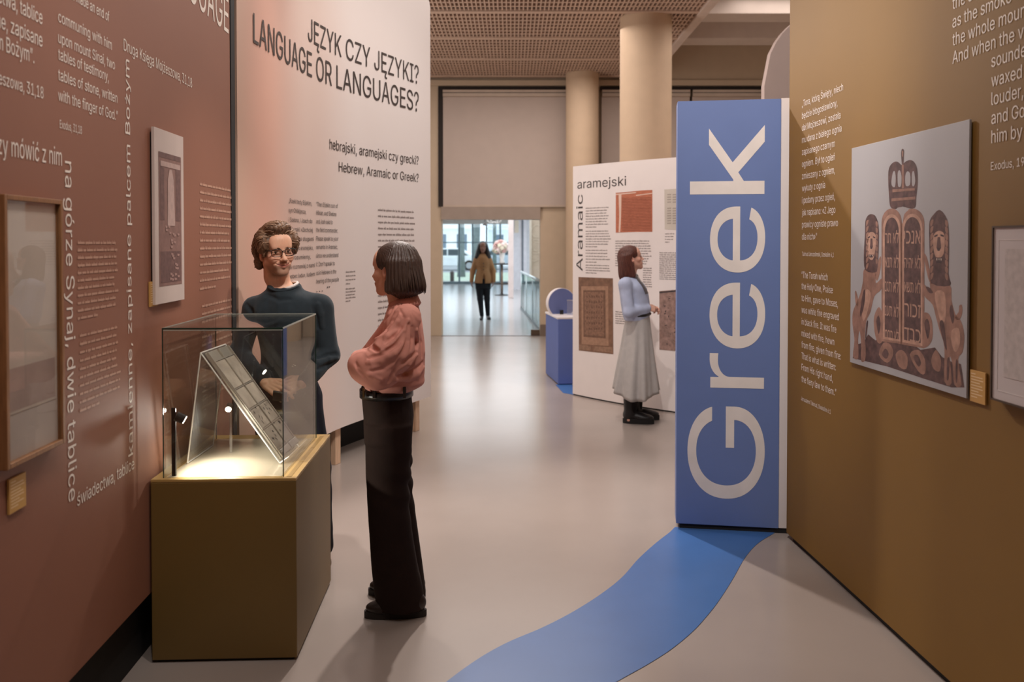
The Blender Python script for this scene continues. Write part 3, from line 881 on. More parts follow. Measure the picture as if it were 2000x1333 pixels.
# folding inscription lying on the slope
ax = (tf - bf); LN = ax.length; ax.normalize(); ay = Vector((0, 1, 0)); W_ = bb.y - bf.y
mPg = M('silvery_page', (168, 156, 142), rough=.45, metal=.15, var=.18, vscale=18)
mFr = M('silver_bar', (196, 188, 176), rough=.3, metal=.7, var=.05)
ins = thing('framed_inscription', bf + ax * .3 + ay * W_ / 2, 'grey framed inscription of two columns leaning on the acrylic stand', 'exhibit')
def SB(u0, u1, v0, v1, h0, h1):
    m = MB(); P = lambda u, v, h: bf + ax * u + ay * v + dn * h
    v = [P(u0, v0, h0), P(u1, v0, h0), P(u1, v1, h0), P(u0, v1, h0), P(u0, v0, h1), P(u1, v0, h1), P(u1, v1, h1), P(u0, v1, h1)]
    m.add(v, ((3, 2, 1, 0), (4, 5, 6, 7), (0, 1, 5, 4), (1, 2, 6, 5), (2, 3, 7, 6), (3, 0, 4, 7))); return m
v0, v1 = .02, W_ - .015
SB(.012, LN - .01, v0, v1, .002, .010).build('backing', mFr, ins, bevel=.001)
rows = [.05, .155, .255, .36, LN - .06]
vm = (v0 + v1) / 2
for i in range(4):
    for (c0, c1) in ((v0 + .012, vm - .005), (vm + .005, v1 - .012)):
        pg = SB(rows[i] + .006, rows[i + 1] - .004, c0, c1, .010, .013).build('page', mPg, ins)
        if i < 2:
            m = MB(); r_ = random.Random(i * 10 + int(c0 * 100))
            for k in range(5):
                uu = rows[i] + .02 + .075 * r_.random(); vv = c0 + .02 + (c1 - c0 - .05) * r_.random()
                for j in range(3):
                    du, dv = r_.uniform(-.006, .006), r_.uniform(-.006, .006)
                    P = [bf + ax * (uu + x) + ay * (vv + y) + dn * .0136 for x, y in ((du, dv), (du + .009, dv + .002), (du + .010, dv + .005), (du + .001, dv + .004))]
                    m.add(P, [(0, 1, 2, 3)])
            m.build('ink_marks', M('faded_ink', (62, 54, 50), rough=.8), pg, fix=False)['kind'] = 'stuff'
for v in (v0 + .006, vm, v1 - .006): SB(.012, LN - .012, v - .003, v + .003, .010, .018).build('bar', mFr, ins, bevel=.001)
for u in rows: SB(u - .002, u + .002, v0, v1, .010, .016).build('crossbar', mFr, ins)
for (c0, c1) in ((v0 + .01, vm - .006), (vm + .006, v1 - .01)):
    SB(.016, .045, c0, c1, .012, .024).build('clip', M('bright_clip', (226, 222, 214), rough=.2, metal=.6), ins, bevel=.003)

# small spotlight on a post inside the case
lp = onz(331, 933, zt + .001); lp = PLM.inverted() @ lp; lp = PLM @ Vector((max(lp.x, gx0_ + .03), max(lp.y, gy0_ + .03), zt + .001))
hz = at(331, 797, lp.y).z
lamp = thing('case_spotlight', lp, 'small black spotlight on a thin post inside the glass case', 'lamp')
mBlkM = M('black_metal', (24, 22, 22), rough=.4, metal=.3)
MB().box((lp.x - .008, lp.y - .006, lp.z), (lp.x + .008, lp.y + .006, hz)).build('post', mBlkM, lamp, bevel=.002)
hc = Vector((lp.x + .022, lp.y + .004, hz - .04)); hd = Vector((.75, .25, -.45)).normalized()
MB().cyl(hc - hd * .016, hc + hd * .02, .019, n=20).build('head', mBlkM, lamp, smooth=False)
MB().cyl(lp + Vector((0, 0, hz - lp.z - .035)), hc, .006, n=8).build('swivel', mBlkM, lamp)
MB().cyl(hc + hd * .0201, hc + hd * .022, .015, n=20).build('lens', M('lit_lens', (255, 240, 220), rough=.3, emit=((255, 238, 214), 60)), lamp)
spot('case_lamp_light', hc + hd * .03, hc + hd * .3 + Vector((.0, 0, -.10)), 24, 125, .6, (1, .94, .86), .015)
l2 = at(446, 800, 3.56); f2_ = Vector((.12, -.93, -.34)).normalized()
lamp2 = thing('case_spotlight', (l2.x, l2.y + .03, zt + .001), 'glaring little spotlight under the acrylic stand facing the viewer', 'lamp')
MB().box((l2.x - .005, l2.y + .026, zt + .001), (l2.x + .005, l2.y + .034, l2.z)).build('post', mAcr, lamp2)
MB().cyl(l2 - f2_ * .034, l2, .013, n=18).build('head', M('brushed_steel', (170, 164, 156), rough=.3, metal=.8), lamp2)
MB().cyl(l2 + f2_ * .0004, l2 + f2_ * .002, .012, n=18).build('lens', M('lit_lens', (255, 240, 220)), lamp2)
spot('case_lamp_light', l2 + f2_ * .01, l2 + f2_ * .3, 5, 130, .7, (1, .95, .88), .012)

# ------------------------------------------------------------------ pictures on the brown wall
def wallbox(P, pxs, z0, z1, d0, d1):
    """box lying on a panel between two pixel columns and two heights"""
    s0 = P.hit(pxs[0], 475)[0]; s1 = P.hit(pxs[1], 475)[0]
    m = MB(); v = [P.at(s, z, d) for d in (d0, d1) for s, z in ((s0, z0), (s1, z0), (s1, z1), (s0, z1))]
    return m.add(v, ((3, 2, 1, 0), (4, 5, 6, 7), (0, 1, 5, 4), (1, 2, 6, 5), (2, 3, 7, 6), (3, 0, 4, 7)))
mOak = M('oak_frame', (150, 104, 66), rough=.5, var=.2, vscale=20, stretch=(6, 6, .6))
PBf = raised(PB, .034)
s0, zt1 = PBf.hit(8, 379); zb1 = PBf.hit(14, 921)[1]
fr = thing('picture_frame', PB.at(PB.hit(66, 475)[0], zb1, .02), 'oak framed pale document hanging at the left edge of the brown wall', 'picture')
sA, sB = PBf.hit(10, 475)[0], PBf.hit(124, 475)[0]
def pbox(P, s0, s1, z0, z1, d0, d1):
    m = MB(); v = [P.at(s, z, d) for d in (d0, d1) for s, z in ((s0, z0), (s1, z0), (s1, z1), (s0, z1))]
    return m.add(v, ((3, 2, 1, 0), (4, 5, 6, 7), (0, 1, 5, 4), (1, 2, 6, 5), (2, 3, 7, 6), (3, 0, 4, 7)))
b_ = .014
for q in ((sA, sA + b_, zb1, zt1), (sB - b_, sB, zb1, zt1), (sA + b_, sB - b_, zb1, zb1 + b_), (sA + b_, sB - b_, zt1 - b_, zt1)):
    pbox(PB, *q, .004, .034).build('frame_bar', mOak, fr, bevel=.0015)
mDoc = M('pale_document', (222, 208, 192), rough=.7, var=.06, vscale=5)
pbox(PB, sA + b_, sB - b_, zb1 + b_, zt1 - b_, .006, .018).build('mount', M('document_mount', (214, 200, 188), rough=.7), fr)
dz = zt1 - zb1
dc = pbox(PB, sA + b_ + .006, sB - b_ - .008, zb1 + .19 * dz, zt1 - .03 * dz, .018, .0195).build('document', mDoc, fr)
pbox(PB, sA + b_ + .012, sB - b_ - .016, zb1 + .20 * dz, zb1 + .36 * dz, .0195, .0198).build('faded_print', M('faded_print', (192, 168, 156), rough=.7, var=.1, vscale=9), fr)
pbox(PB, sA + b_, sB - b_, zb1 + b_, zt1 - b_, .024, .026).build('glazing', glass_mat('picture_glass', (.98, .98, .98), .02), fr)

# narrow picture
PBn = raised(PB, .020)
s0 = PBn.hit(303, 475)[0]; s1 = PBn.hit(359.5, 475)[0]
z1 = PBn.hit(302.5, 248)[1]; z0 = PBn.hit(305, 596)[1]
np_ = thing('narrow_picture', PB.at((s0 + s1) / 2, z0, .01), 'narrow pale board with printed arch and columns on the brown wall', 'picture')
pbox(PB, s0, s1, z0, z1, .008, .020).build('board', M('pale_board', (206, 190, 182), rough=.6, var=.04), np_, bevel=.001)
pbox(PB, s0 + .01, s1 - .01, z0 + .02, z1 - .02, .0, .008).build('back_batten', mBlack, np_)
t = Print(PB, .0208)
def nq(u, v): return (s0 + (s1 - s0) * u, z1 - (z1 - z0) * v)
t.sheet([nq(.12, .90), nq(.9, .90), nq(.9, .13), nq(.12, .13)])
t.build('printed_ground', M('arch_ground', (138, 106, 98), rough=.6, var=.15, vscale=30), np_)
t = Print(PB, .0214)
t.sheet([nq(.14, .16), nq(.88, .16), nq(.88, .13), nq(.14, .13)]); t.sheet([nq(.16, .52), nq(.30, .52), nq(.30, .19), nq(.16, .19)]); t.sheet([nq(.70, .52), nq(.86, .52), nq(.86, .19), nq(.70, .19)])
t.sheet([nq(.16, .88), nq(.86, .88), nq(.86, .70), nq(.16, .70)])
t.build('printed_columns', M('arch_columns', (112, 84, 80), rough=.6, var=.2, vscale=50), np_)
t = Print(PB, .022)
t.sheet([nq(.40, .55), nq(.66, .55), nq(.62, .28), nq(.56, .22), nq(.48, .22), nq(.42, .28)])
t.sheet([nq(.18, .21), nq(.86, .21), nq(.86, .18), nq(.18, .18)])
t.build('printed_curtain', M('arch_curtain', (186, 160, 152), rough=.6, var=.12, vscale=40), np_)
t = Print(PB, .0225); r_ = random.Random(2)
for i in range(26):
    u, v = r_.uniform(.3, .75), r_.uniform(.54, .86)
    t.sheet([nq(u, v), nq(u + .08, v + .004), nq(u + .07, v + .014), nq(u + .01, v + .016)])
t.build('printed_ornament', M('arch_ornament', (168, 136, 128), rough=.6), np_)

mCard = M('caption_card', (206, 158, 88), rough=.6, var=.04)
mCardInk = M('caption_ink', (236, 206, 160), rough=.6)
def card(P, px0, px1, py0, py1, label):
    s0, za = P.hit(px0, py0); s1 = P.hit(px1, py0)[0]; zb = P.hit(px0, py1)[1]
    o = thing('caption_card', P.at((s0 + s1) / 2, zb, .002), label, 'caption card', 'caption cards beside the wall pictures')
    pbox(P, s0, s1, zb, za, .002, .008).build('card', mCard, o)
    t = Print(P, .0086)
    n = 9
    for i in range(n):
        z = za + (zb - za) * (.1 + .82 * i / n); e = (.35, .9, .95, .7, .88, .92, .6, .9, .5)[i]
        t.rect(s0 + (s1 - s0) * .08, z - (za - zb) * .022, s0 + (s1 - s0) * (.08 + .84 * e), z + (za - zb) * .012)
    t.build('caption_lines', mCardInk, o)
card(PB, 12, 45, 939, 1007, 'small ochre caption card below the oak framed document')
card(PB, 289, 304, 551, 600, 'small ochre caption card left of the narrow pale board')
card(PG, 1899, 1929, 722, 783, 'small ochre caption card between the lion picture and the white framed picture')

# ------------------------------------------------------------------ lion and crown picture on the gold wall
PLI = raised(PG, .014)
s0, zt2 = PLI.hit(1663.5, 290); zb2 = PLI.hit(1661, 708)[1]; s1 = PLI.hit(1893.5, 235)[0]
lion = thing('lion_picture', PG.at((s0 + s1) / 2, zb2, .01), 'blue grey board printed with crowned tablets between two lions', 'picture')
pbox(PG, s0, s1, zb2, zt2, .006, .014).build('board', M('blue_grey_board', (172, 169, 170), rough=.6, var=.03, vscale=2), lion, bevel=.001)
pbox(PG, s0 + .03, s1 - .02, zb2 + .03, zt2 - .03, 0, .006).build('back_batten', mBlack, lion)
c3 = qz(1640, 200, 2.15)
def art(name, mat, polys, off, smooth=0):
    """print on the face of the lion board; pixel outlines are met with the board's own plane"""
    for p in polys:
        t = Print(PLI, off * .25); q = c3(p)
        if smooth:
            q = [PLI.hit(*w) for w in q]; n = len(q); out = []
            for i in range(n):
                p0, p1, p2, p3 = (Vector(q[(i + k) % n]) for k in (-1, 0, 1, 2))
                for j in range(3):
                    u = j / 3; out.append(.5 * (2 * p1 + (p2 - p0) * u + (2 * p0 - 5 * p1 + 4 * p2 - p3) * u * u + (3 * p1 - p0 - 3 * p2 + p3) * u ** 3))
            t.sheet([(w.x, w.y) for w in out])
        else: t.poly(q)
        t.build(name, mat, lion, True)
mA1 = M('carving_mid', (150, 112, 96), rough=.6, var=.28, vscale=24)
mA2 = M('carving_dark', (92, 66, 62), rough=.6, var=.4, vscale=34)
mA3 = M('carving_light', (186, 146, 126), rough=.6, var=.2, vscale=30)
mA4 = M('carving_deep', (70, 50, 50), rough=.6, var=.1)
art('printed_base', mA2, [[(55, 1075), (62, 1020), (100, 1010), (120, 975), (150, 1000), (180, 990), (230, 1010), (300, 1010), (340, 1040), (400, 1030), (430, 1070), (470, 1090), (510, 1100), (524, 1198), (470, 1198), (350, 1160), (200, 1110)]], .0012)
art('printed_scrolls', mA1, [[(145, 900), (165, 860), (180, 900), (180, 1000), (160, 1010), (146, 960)], [(345, 900), (370, 885), (388, 920), (390, 990), (370, 1025), (345, 1020)], [(165, 1060), (185, 1010), (215, 1020), (225, 1060), (200, 1095)], [(295, 1060), (330, 1040), (358, 1080), (358, 1140), (330, 1130)], [(385, 1080), (405, 1040), (425, 1080), (420, 1130), (395, 1120)], [(235, 1060), (260, 1040), (285, 1070), (280, 1120), (250, 1110)]], .0018, 1)
art('printed_scroll_eyes', mA2, [[(178, 1060), (192, 1035), (206, 1055), (196, 1078)], [(310, 1070), (328, 1062), (342, 1095), (330, 1110)], [(154, 920), (164, 895), (172, 930), (164, 975)], [(356, 930), (370, 910), (380, 950), (370, 995)]], .0022, 1)
# left lion: mane, face, body with forepaw, hind leg, tail
art('printed_lion_mane', mA2, [[(106, 560), (108, 500), (120, 475), (136, 470), (152, 480), (164, 520), (165, 600), (160, 690), (150, 715), (108, 705), (102, 640)]], .0018, 1)
art('printed_lion_body', mA1, [[(104, 700), (150, 705), (152, 760), (176, 740), (180, 765), (172, 790), (146, 815), (130, 880), (112, 920), (106, 985), (110, 1040), (106, 1085), (90, 1085), (90, 1010), (84, 960), (78, 1000), (78, 1075), (56, 1068), (62, 1000), (54, 930), (56, 880), (72, 840), (88, 800), (98, 750)], [(64, 800), (70, 794), (78, 830), (78, 856), (68, 850)], [(150, 720), (164, 660), (174, 650), (172, 700), (158, 750)]], .0015, 1)
art('printed_lion_face', mA3, [[(116, 560), (134, 545), (152, 560), (150, 620), (140, 660), (124, 655), (116, 610)], [(108, 790), (130, 800), (120, 870), (100, 920), (94, 860)]], .0022, 1)
art('printed_lion_eyes', mA4, [[(118, 566), (128, 562), (128, 568), (118, 572)], [(140, 562), (150, 566), (150, 572), (140, 568)], [(122, 640), (144, 640), (140, 652), (126, 652)], [(128, 606), (140, 606), (136, 616), (130, 616)]], .0026)
# right lion
art('printed_lion_mane', mA2, [[(376, 560), (378, 500), (396, 470), (418, 452), (440, 470), (456, 510), (460, 600), (458, 720), (464, 770), (385, 760), (380, 680)]], .0018, 1)
art('printed_lion_body', mA1, [[(384, 750), (462, 765), (470, 830), (486, 890), (510, 920), (524, 980), (516, 1050), (498, 1080), (512, 1188), (482, 1186), (474, 1100), (462, 1070), (470, 1180), (440, 1172), (440, 1030), (420, 960), (404, 900), (390, 850), (360, 820), (348, 790), (356, 765), (380, 790)], [(484, 905), (500, 880), (502, 855), (514, 852), (514, 890), (500, 915)], [(352, 640), (366, 650), (382, 720), (388, 765), (372, 740)]], .0015, 1)
art('printed_lion_face', mA3, [[(394, 560), (416, 540), (440, 555), (440, 620), (428, 650), (404, 650), (394, 610)], [(400, 800), (440, 800), (446, 900), (430, 930), (412, 880)], [(470, 960), (500, 950), (506, 1010), (486, 1050), (470, 1010)]], .0022, 1)
art('printed_lion_eyes', mA4, [[(398, 560), (412, 554), (412, 562), (398, 567)], [(424, 554), (438, 558), (438, 566), (424, 562)], [(402, 652), (432, 652), (428, 676), (406, 676)], [(408, 612), (426, 612), (420, 624), (412, 624)]], .0026)
art('printed_lion_teeth', M('carving_teeth', (214, 196, 182), rough=.6), [[(406, 656), (411, 656), (409, 668)], [(416, 656), (420, 656), (418, 666)], [(424, 656), (429, 656), (427, 668)], [(126, 642), (130, 642), (128, 650)], [(136, 642), (140, 642), (138, 650)]], .003)
art('printed_mane_locks', mA1, [[(112, 500 + 26 * i), (122, 494 + 26 * i), (118, 512 + 26 * i), (112, 520 + 26 * i)] for i in range(8)] + [[(152, 500 + 26 * i), (160, 506 + 26 * i), (158, 524 + 26 * i), (152, 516 + 26 * i)] for i in range(7)]
    + [[(382, 500 + 28 * i), (394, 492 + 28 * i), (390, 514 + 28 * i), (382, 522 + 28 * i)] for i in range(9)] + [[(444, 494 + 28 * i), (455, 502 + 28 * i), (453, 524 + 28 * i), (444, 514 + 28 * i)] for i in range(9)], .0022, 1)
art('printed_muscle_shade', mA2, [[(98, 800), (108, 790), (104, 850), (90, 900), (86, 880)], [(112, 930), (120, 920), (112, 990), (108, 985)], [(420, 930), (436, 920), (446, 990), (450, 1040), (440, 1020)], [(462, 880), (470, 850), (482, 900), (474, 930)], [(452, 1080), (462, 1080), (458, 1160), (450, 1160)], [(362, 775), (380, 780), (392, 800), (376, 800)], [(488, 1090), (496, 1088), (494, 1170), (488, 1170)]], .0024, 1)
art('printed_noses', mA2, [[(130, 572), (138, 572), (140, 606), (128, 606)], [(412, 566), (422, 566), (427, 612), (407, 612)]], .0024)
# tablets
def tablet(x0, x1, ytop, y0l, y0r, k=0):
    xm = (x0 + x1) / 2; w = (x1 - x0) / 2; out = [(x0, y0l), (x1, y0r)]
    for i in range(13):
        a = math.pi * i / 12; out.append((xm + w * math.cos(a), ytop + 60 - 60 * math.sin(a)))
    return out
art('printed_tablet', mA1, [tablet(176, 262, 446, 1004, 1016), tablet(256, 356, 446, 1016, 1034)], .0020)
art('printed_tablet_rim', mA3, [tablet(182, 256, 470, 994, 1006), tablet(264, 348, 468, 1008, 1024)], .0024)
art('printed_tablet_field', mA2, [tablet(190, 249, 484, 985, 996), tablet(271, 341, 482, 998, 1012)], .0028)
heb = [['אנכי', 'לא יהיה', 'לא תשא', 'זכור', 'כבד'], ['לא תר', 'לא תנא', 'לא תגנ', 'לא תענ', 'לא תחמ']]
t = Print(PLI, .00085)
for col, (xa, xb) in enumerate(((191, 248), (272, 340))):
    for row in range(5):
        y = 592 + row * 101 + col * 2
        (ax_, ay_), (bx_, by_) = c3([(xa, y), (xb, y)])
        vs, fs, w = glyphs(heb[1 - col][row][::-1], .03, 2)
        sa, za = PLI.hit(ax_, ay_); sb = PLI.hit(bx_, by_)[0]; h = PLI.hit(ax_, ay_ - 25)[1] - za
        mx_ = max(v[1] for v in vs)
        t.mb.add([PLI.at(sa + x / w * (sb - sa), za + y2 / mx_ * h, t.off) for x, y2 in vs], fs)
t.build('printed_hebrew_lettering', mA3, lion)
# crown
art('printed_crown', mA2, [[(214, 440), (208, 400), (204, 320), (208, 275), (226, 252), (244, 250), (258, 262), (264, 262), (276, 250), (296, 242), (314, 252), (326, 280), (328, 340), (322, 400), (318, 440), (296, 446), (264, 438), (236, 448)], [(262, 262), (258, 220), (260, 200), (266, 195), (271, 204), (270, 230), (268, 262)]], .0018, 1)
art('printed_crown_openings', M('carving_gap', (166, 160, 160), rough=.6, var=.05), [[(218, 330), (224, 295), (232, 290), (236, 320), (232, 356), (220, 350)], [(244, 300), (252, 285), (260, 310), (258, 350), (246, 352)], [(276, 310), (284, 290), (296, 300), (296, 345), (278, 350)], [(304, 300), (312, 290), (318, 330), (312, 352), (304, 345)], [(240, 446), (264, 440), (292, 448), (272, 470), (264, 512), (256, 470)]], .0024, 1)
art('printed_crown_highlights', mA1, [[(218, 404), (318, 396), (318, 408), (218, 416)], [(222, 366), (316, 360), (316, 370), (222, 378)], [(262, 262), (270, 262), (270, 360), (262, 362)], [(262, 205), (268, 205), (267, 228), (263, 228)]], .0028)

# white framed picture cut by the right edge of the frame
PGf = raised(PG, .03)
s0 = PGf.hit(1939, 475)[0]; s1 = s0 + .62
z1 = PGf.hit(1939, 442)[1]; z0 = PGf.hit(1939, 781)[1]
wf = thing('framed_print', PG.at((s0 + s1) / 2, z0, .01), 'white mounted print in a thin frame at the right edge of the gold wall', 'picture')
mThin = M('thin_dark_frame', (74, 56, 40), rough=.5)
b_ = .006
for q in ((s0, s0 + b_, z0, z1), (s1 - b_, s1, z0, z1), (s0 + b_, s1 - b_, z0, z0 + b_), (s0 + b_, s1 - b_, z1 - b_, z1)):
    pbox(PG, *q, .004, .034).build('frame_bar', mThin, wf)
pbox(PG, s0 + b_, s1 - b_, z0 + b_, z1 - b_, .006, .030).build('mount', M('white_mount', (206, 196, 194), rough=.55, var=.02), wf)
u0, u1, w0, w1 = s0 + .03, s1 - .03, z0 + .035, z1 - .045
for q in ((u0, u0 + .002, w0, w1), (u1 - .002, u1, w0, w1), (u0, u1, w0, w0 + .002), (u0, u1, w1 - .002, w1)):
    pbox(PG, *q, .030, .0308).build('inner_line', M('mount_line', (228, 220, 216), rough=.5), wf)
pbox(PG, u0 + .035, u1 - .035, w0 + .05, w1 - .03, .030, .0312).build('print', M('silvery_print', (196, 186, 182), rough=.35, var=.12, vscale=40), wf)

# ------------------------------------------------------------------ blue listening desk behind the Aramaic panel
mDesk = M('blue_desk', (92, 112, 176), rough=.55, var=.03)
f0 = onz(1066, 731); f1 = onz(1090, 752.5)
zd = at(1090, 624, f1.y).z
wd = .62
dx = (f0 - f1); dlen = dx.length; dxn = dx.normalized()
rx = Vector((dxn.y, -dxn.x, 0)) * (1 if dxn.y > 0 else -1)
C_ = [f1, f1 + rx * wd, f0 + rx * wd, f0]
desk = thing('listening_desk', (C_[0] + C_[2]) / 2, 'blue box desk with white top and round screen behind the Aramaic panel', 'desk')
MB().prism([Vector((c.x, c.y, .01)) for c in C_], (0, 0, zd - .01)).build('body', mDesk, desk, bevel=.004)
MB().prism([Vector((c.x, c.y, zd)) + (rx * (-.01 if i in (0, 3) else .01)) for i, c in enumerate(C_)], (0, 0, .022)).build('top', M('white_top', (232, 226, 226), rough=.35), desk, bevel=.003)
dc_ = at(1096, 592, (f0.y + f1.y) / 2 + .12); rr = 29 * dc_.y / FPX
nd = Vector((.35, -.93, 0)).normalized()
MB().cyl(dc_ - nd * .05, dc_ + nd * .02, rr, n=48).build('disc_rim', M('white_rim', (232, 226, 228), rough=.4), desk)
MB().cyl(dc_ + nd * .02, dc_ + nd * .026, rr * .97, n=48).build('disc_face', M('blue_disc', (96, 108, 158), rough=.5), desk)
MB().box((dc_.x + .06, dc_.y - .17, zd + .022), (dc_.x + .30, dc_.y - .16, dc_.z + .04)).build('screen', glass_mat('desk_glass', (.8, .84, .95), .08, haze=.08), desk)
MB().box((dc_.x + .06, dc_.y - .175, dc_.z + .035), (dc_.x + .30, dc_.y - .155, dc_.z + .05)).build('screen_rail', M('rail_metal', (170, 174, 196), rough=.3, metal=.6), desk)
MB().box((dc_.x - .02, dc_.y - .12, zd + .022), (dc_.x + .02, dc_.y - .06, zd + .07)).build('foot', mBlkM, desk)
m = MB(); q = onz(1092, 756, .002)
m.add([(onz(1085, 752, .002)), onz(1100, 768, .002), onz(1140, 775, .002), onz(1140, 740, .002)], [(0, 1, 2, 3)])
m.build('floor_patch', mStripe, fl, fix=False)
# ------------------------------------------------------------------ lobby beyond the doorway and the street outside
YL0, YL1 = 14.55, 33.0
zL = 2.62
mLob = M('lobby_floor', (186, 182, 182), rough=.16, var=.03)
lf_ = MB().box((-7, YL0, -.12), (3.0, YL1, 0)).build('lobby_floor', mLob)
tag(lf_, 'shiny pale floor of the lobby beyond the doorway', 'floor', kind='structure')
tag(MB().box((-7, YL0 + .31, zL), (3.0, YL1, zL + .2)).build('lobby_ceiling', M('lobby_white', (222, 216, 212), rough=.8)), 'low white ceiling of the lobby', 'ceiling', kind='structure')
tag(MB().box((-7.2, YL0 + .36, 0), (-7, YL1, zL)).build('lobby_wall', mWhiteWall), 'white side wall of the lobby left of the view', 'wall', kind='structure')
# glass door across the threshold
MB().box((xd0, YF - .01, .0), (xd1, YF + .05, .006)).build('threshold', M('threshold_metal', (92, 84, 82), rough=.4, metal=.4), wall_far)
dr = MB().box((X(1029), YF + .12, .02), (xd1 - .005, YF + .132, zl0)).build('door_1', glass_mat('door_glass', (.96, .98, .98), .05))
tag(dr, 'frameless glass door leaf parked at the right side of the doorway', 'door', kind='structure')
MB().box((X(1037), YF + .10, .0), (xd1 - .005, YF + .15, .10)).build('door_shoe', M('door_shoe', (104, 88, 74), rough=.35, metal=.5), dr, bevel=.004)
MB().box((X(1055), YF - .02, 0), (X(1066), YF + .02, .2)).build('plinth_block', M('stone_block', (120, 104, 92), rough=.6), wall_far)

# white pillar, side wall with wallpaper, glass balustrade
Yp = onz(998, 583).y
x0, x1 = at(992.5, 475, Yp).x, at(1003, 475, Yp).x
tag(MB().box((x0, Yp, 0), (x1, Yp + .16, zL)).build('lobby_pillar', M('pillar_white', (206, 190, 186), rough=.6), bevel=.01), 'square whitish pillar in the lobby right of the flowers', 'pillar', kind='structure')
Yw = 21.0
sw = MB().box((at(1037, 475, Yw).x, Yw, 0), (3.0, Yw + .2, zL)).build('lobby_partition', M('wallpaper', (186, 166, 148), rough=.8, var=.08, vscale=5))
tag(sw, 'beige patterned partition at the right of the lobby', 'wall', kind='structure')
mRing = M('wallpaper_pattern', (206, 190, 172), rough=.8)
for k, (px, py, r) in enumerate(((1047, 482, .18), (1049, 482, .11), (1044, 500, .14), (1050, 452, .16))):
    c = at(px, py, Yw - .006); m = MB(); n = 28
    pts = [Vector((c.x + r * math.cos(2 * math.pi * i / n), c.y, c.z + r * math.sin(2 * math.pi * i / n))) for i in range(n + 1)]
    pts = [p for p in pts if p.x > at(1037, 475, Yw).x]
    if len(pts) > 3: m.tube(pts, .008, 5).build('ring_pattern', mRing, sw)
MB().box((at(1034.5, 475, Yw).x, Yw - .05, 0), (at(1038.5, 475, Yw).x, Yw + .22, zL)).build('edge_post', M('edge_post', (196, 182, 168), rough=.5), sw)
# far partition behind the pillar with opaque white panels
Yq = 29.0
lp_ = MB().box((at(1003, 475, Yq).x, Yq, 0), (3.0, Yq + .12, zL)).build('white_partition', M('white_panelling', (214, 214, 222), rough=.5))
tag(lp_, 'white panelled partition behind the square lobby pillar', 'wall', kind='structure')
MB().box((at(1019, 475, Yq).x, Yq - .03, .1), (at(1022, 475, Yq).x, Yq, zL)).build('dark_joint', M('joint_grey', (96, 104, 116), rough=.5), lp_)
MB().box((at(1005, 475, Yq).x, Yq - .05, at(1000, 455, Yq).z), (at(1013, 475, Yq).x, Yq, at(1000, 431, Yq).z)).build('notice_board', M('notice_cream', (216, 204, 188), rough=.6), lp_)
rl = thing('glass_balustrade', at(1040, 600, 18.6), 'glass balustrade with steel handrail inside the doorway on the right', 'railing')
p0 = at(1022, 524, 23.2); p1 = at(1062, 538, 16.0)
g0, g1 = onz(1026, 613), onz(1056, 646)
gd = (g1 - g0)
hr = .93
a0 = Vector((g0.x, g0.y, hr)); a1 = Vector((g1.x, g1.y, hr))
MB().tube([a0 - gd * .35, a1], .03, 8).build('handrail', M('steel_rail', (180, 190, 194), rough=.3, metal=.6), rl, smooth=True)
b0 = g0 - gd * .35
sd = Vector((gd.y, -gd.x, 0)).normalized() * .008
MB().prism([b0 + sd + Vector((0, 0, .04)), g1 + sd + Vector((0, 0, .04)), a1 + sd, a0 - gd * .35 + sd], sd * -2).build('glass_panel', glass_mat('rail_glass', (.82, .93, .92), .06), rl)
MB().prism([b0 + sd * 3, g1 + sd * 3, g1 - sd * 3, b0 - sd * 3], (0, 0, .05)).build('base_rail', M('rail_base', (84, 92, 96), rough=.4, metal=.5), rl)
for t_ in (-.33, .1, .55, .98):
    q = g0 + gd * t_; MB().cyl(q, q + Vector((0, 0, hr)), .018, n=8).build('post', M('steel_rail', (180, 190, 194)), rl, smooth=True)

# high table with the bouquet
tp_ = onz(980.5, 577)
sc1 = tp_.y / FPX
table = thing('high_table', tp_, 'tall thin round pedestal table in the lobby carrying flowers', 'table')
zt_ = at(980, 515, tp_.y).z
mDkM = M('dark_metal', (52, 44, 42), rough=.4, metal=.3)
m = MB(); m.lathe((tp_.x, tp_.y, 0), [(.24, 0), (.24, .012), (.06, .03), (.035, .06)], 28); m.build('foot', mDkM, table, smooth=False)
MB().cyl((tp_.x, tp_.y, .05), (tp_.x, tp_.y, zt_ - .02), .033, n=14).build('stem', M('bronze_stem', (120, 96, 78), rough=.4, metal=.4), table, smooth=True)
MB().cyl((tp_.x, tp_.y, zt_ - .03), (tp_.x, tp_.y, zt_), .33, n=32).build('tabletop', mDkM, table)
m = MB(); m.tube([(tp_.x + .30 * math.cos(a / 16 * 2 * math.pi), tp_.y + .30 * math.sin(a / 16 * 2 * math.pi), .36) for a in range(17)], .012, 6); m.build('foot_ring', mDkM, table)
for a in range(4):
    c, s = math.cos(a * math.pi / 2 + .5), math.sin(a * math.pi / 2 + .5)
    MB().tube([(tp_.x + .03 * c, tp_.y + .03 * s, .36), (tp_.x + .30 * c, tp_.y + .30 * s, .36)], .01, 6).build('spoke', mDkM, table)
fc = at(978.5, 484, tp_.y); fc.x = tp_.x - .05
bq = thing('flower_bouquet', (tp_.x, tp_.y, zt_), 'round bouquet of white and pink roses in a white vase', 'flowers')
m = MB(); m.lathe((tp_.x, tp_.y, zt_), [(.07, 0), (.09, .03), (.06, .1), (.10, fc.z - zt_ - .12), (.12, fc.z - zt_ - .08)], 20); m.build('vase', M('vase_white', (214, 208, 204), rough=.3), bq, smooth=True)
r_ = random.Random(21)
fm = [M('rose_white', (226, 206, 200), rough=.7), M('rose_blush', (206, 164, 158), rough=.7), M('rose_cream', (226, 214, 194), rough=.7)]
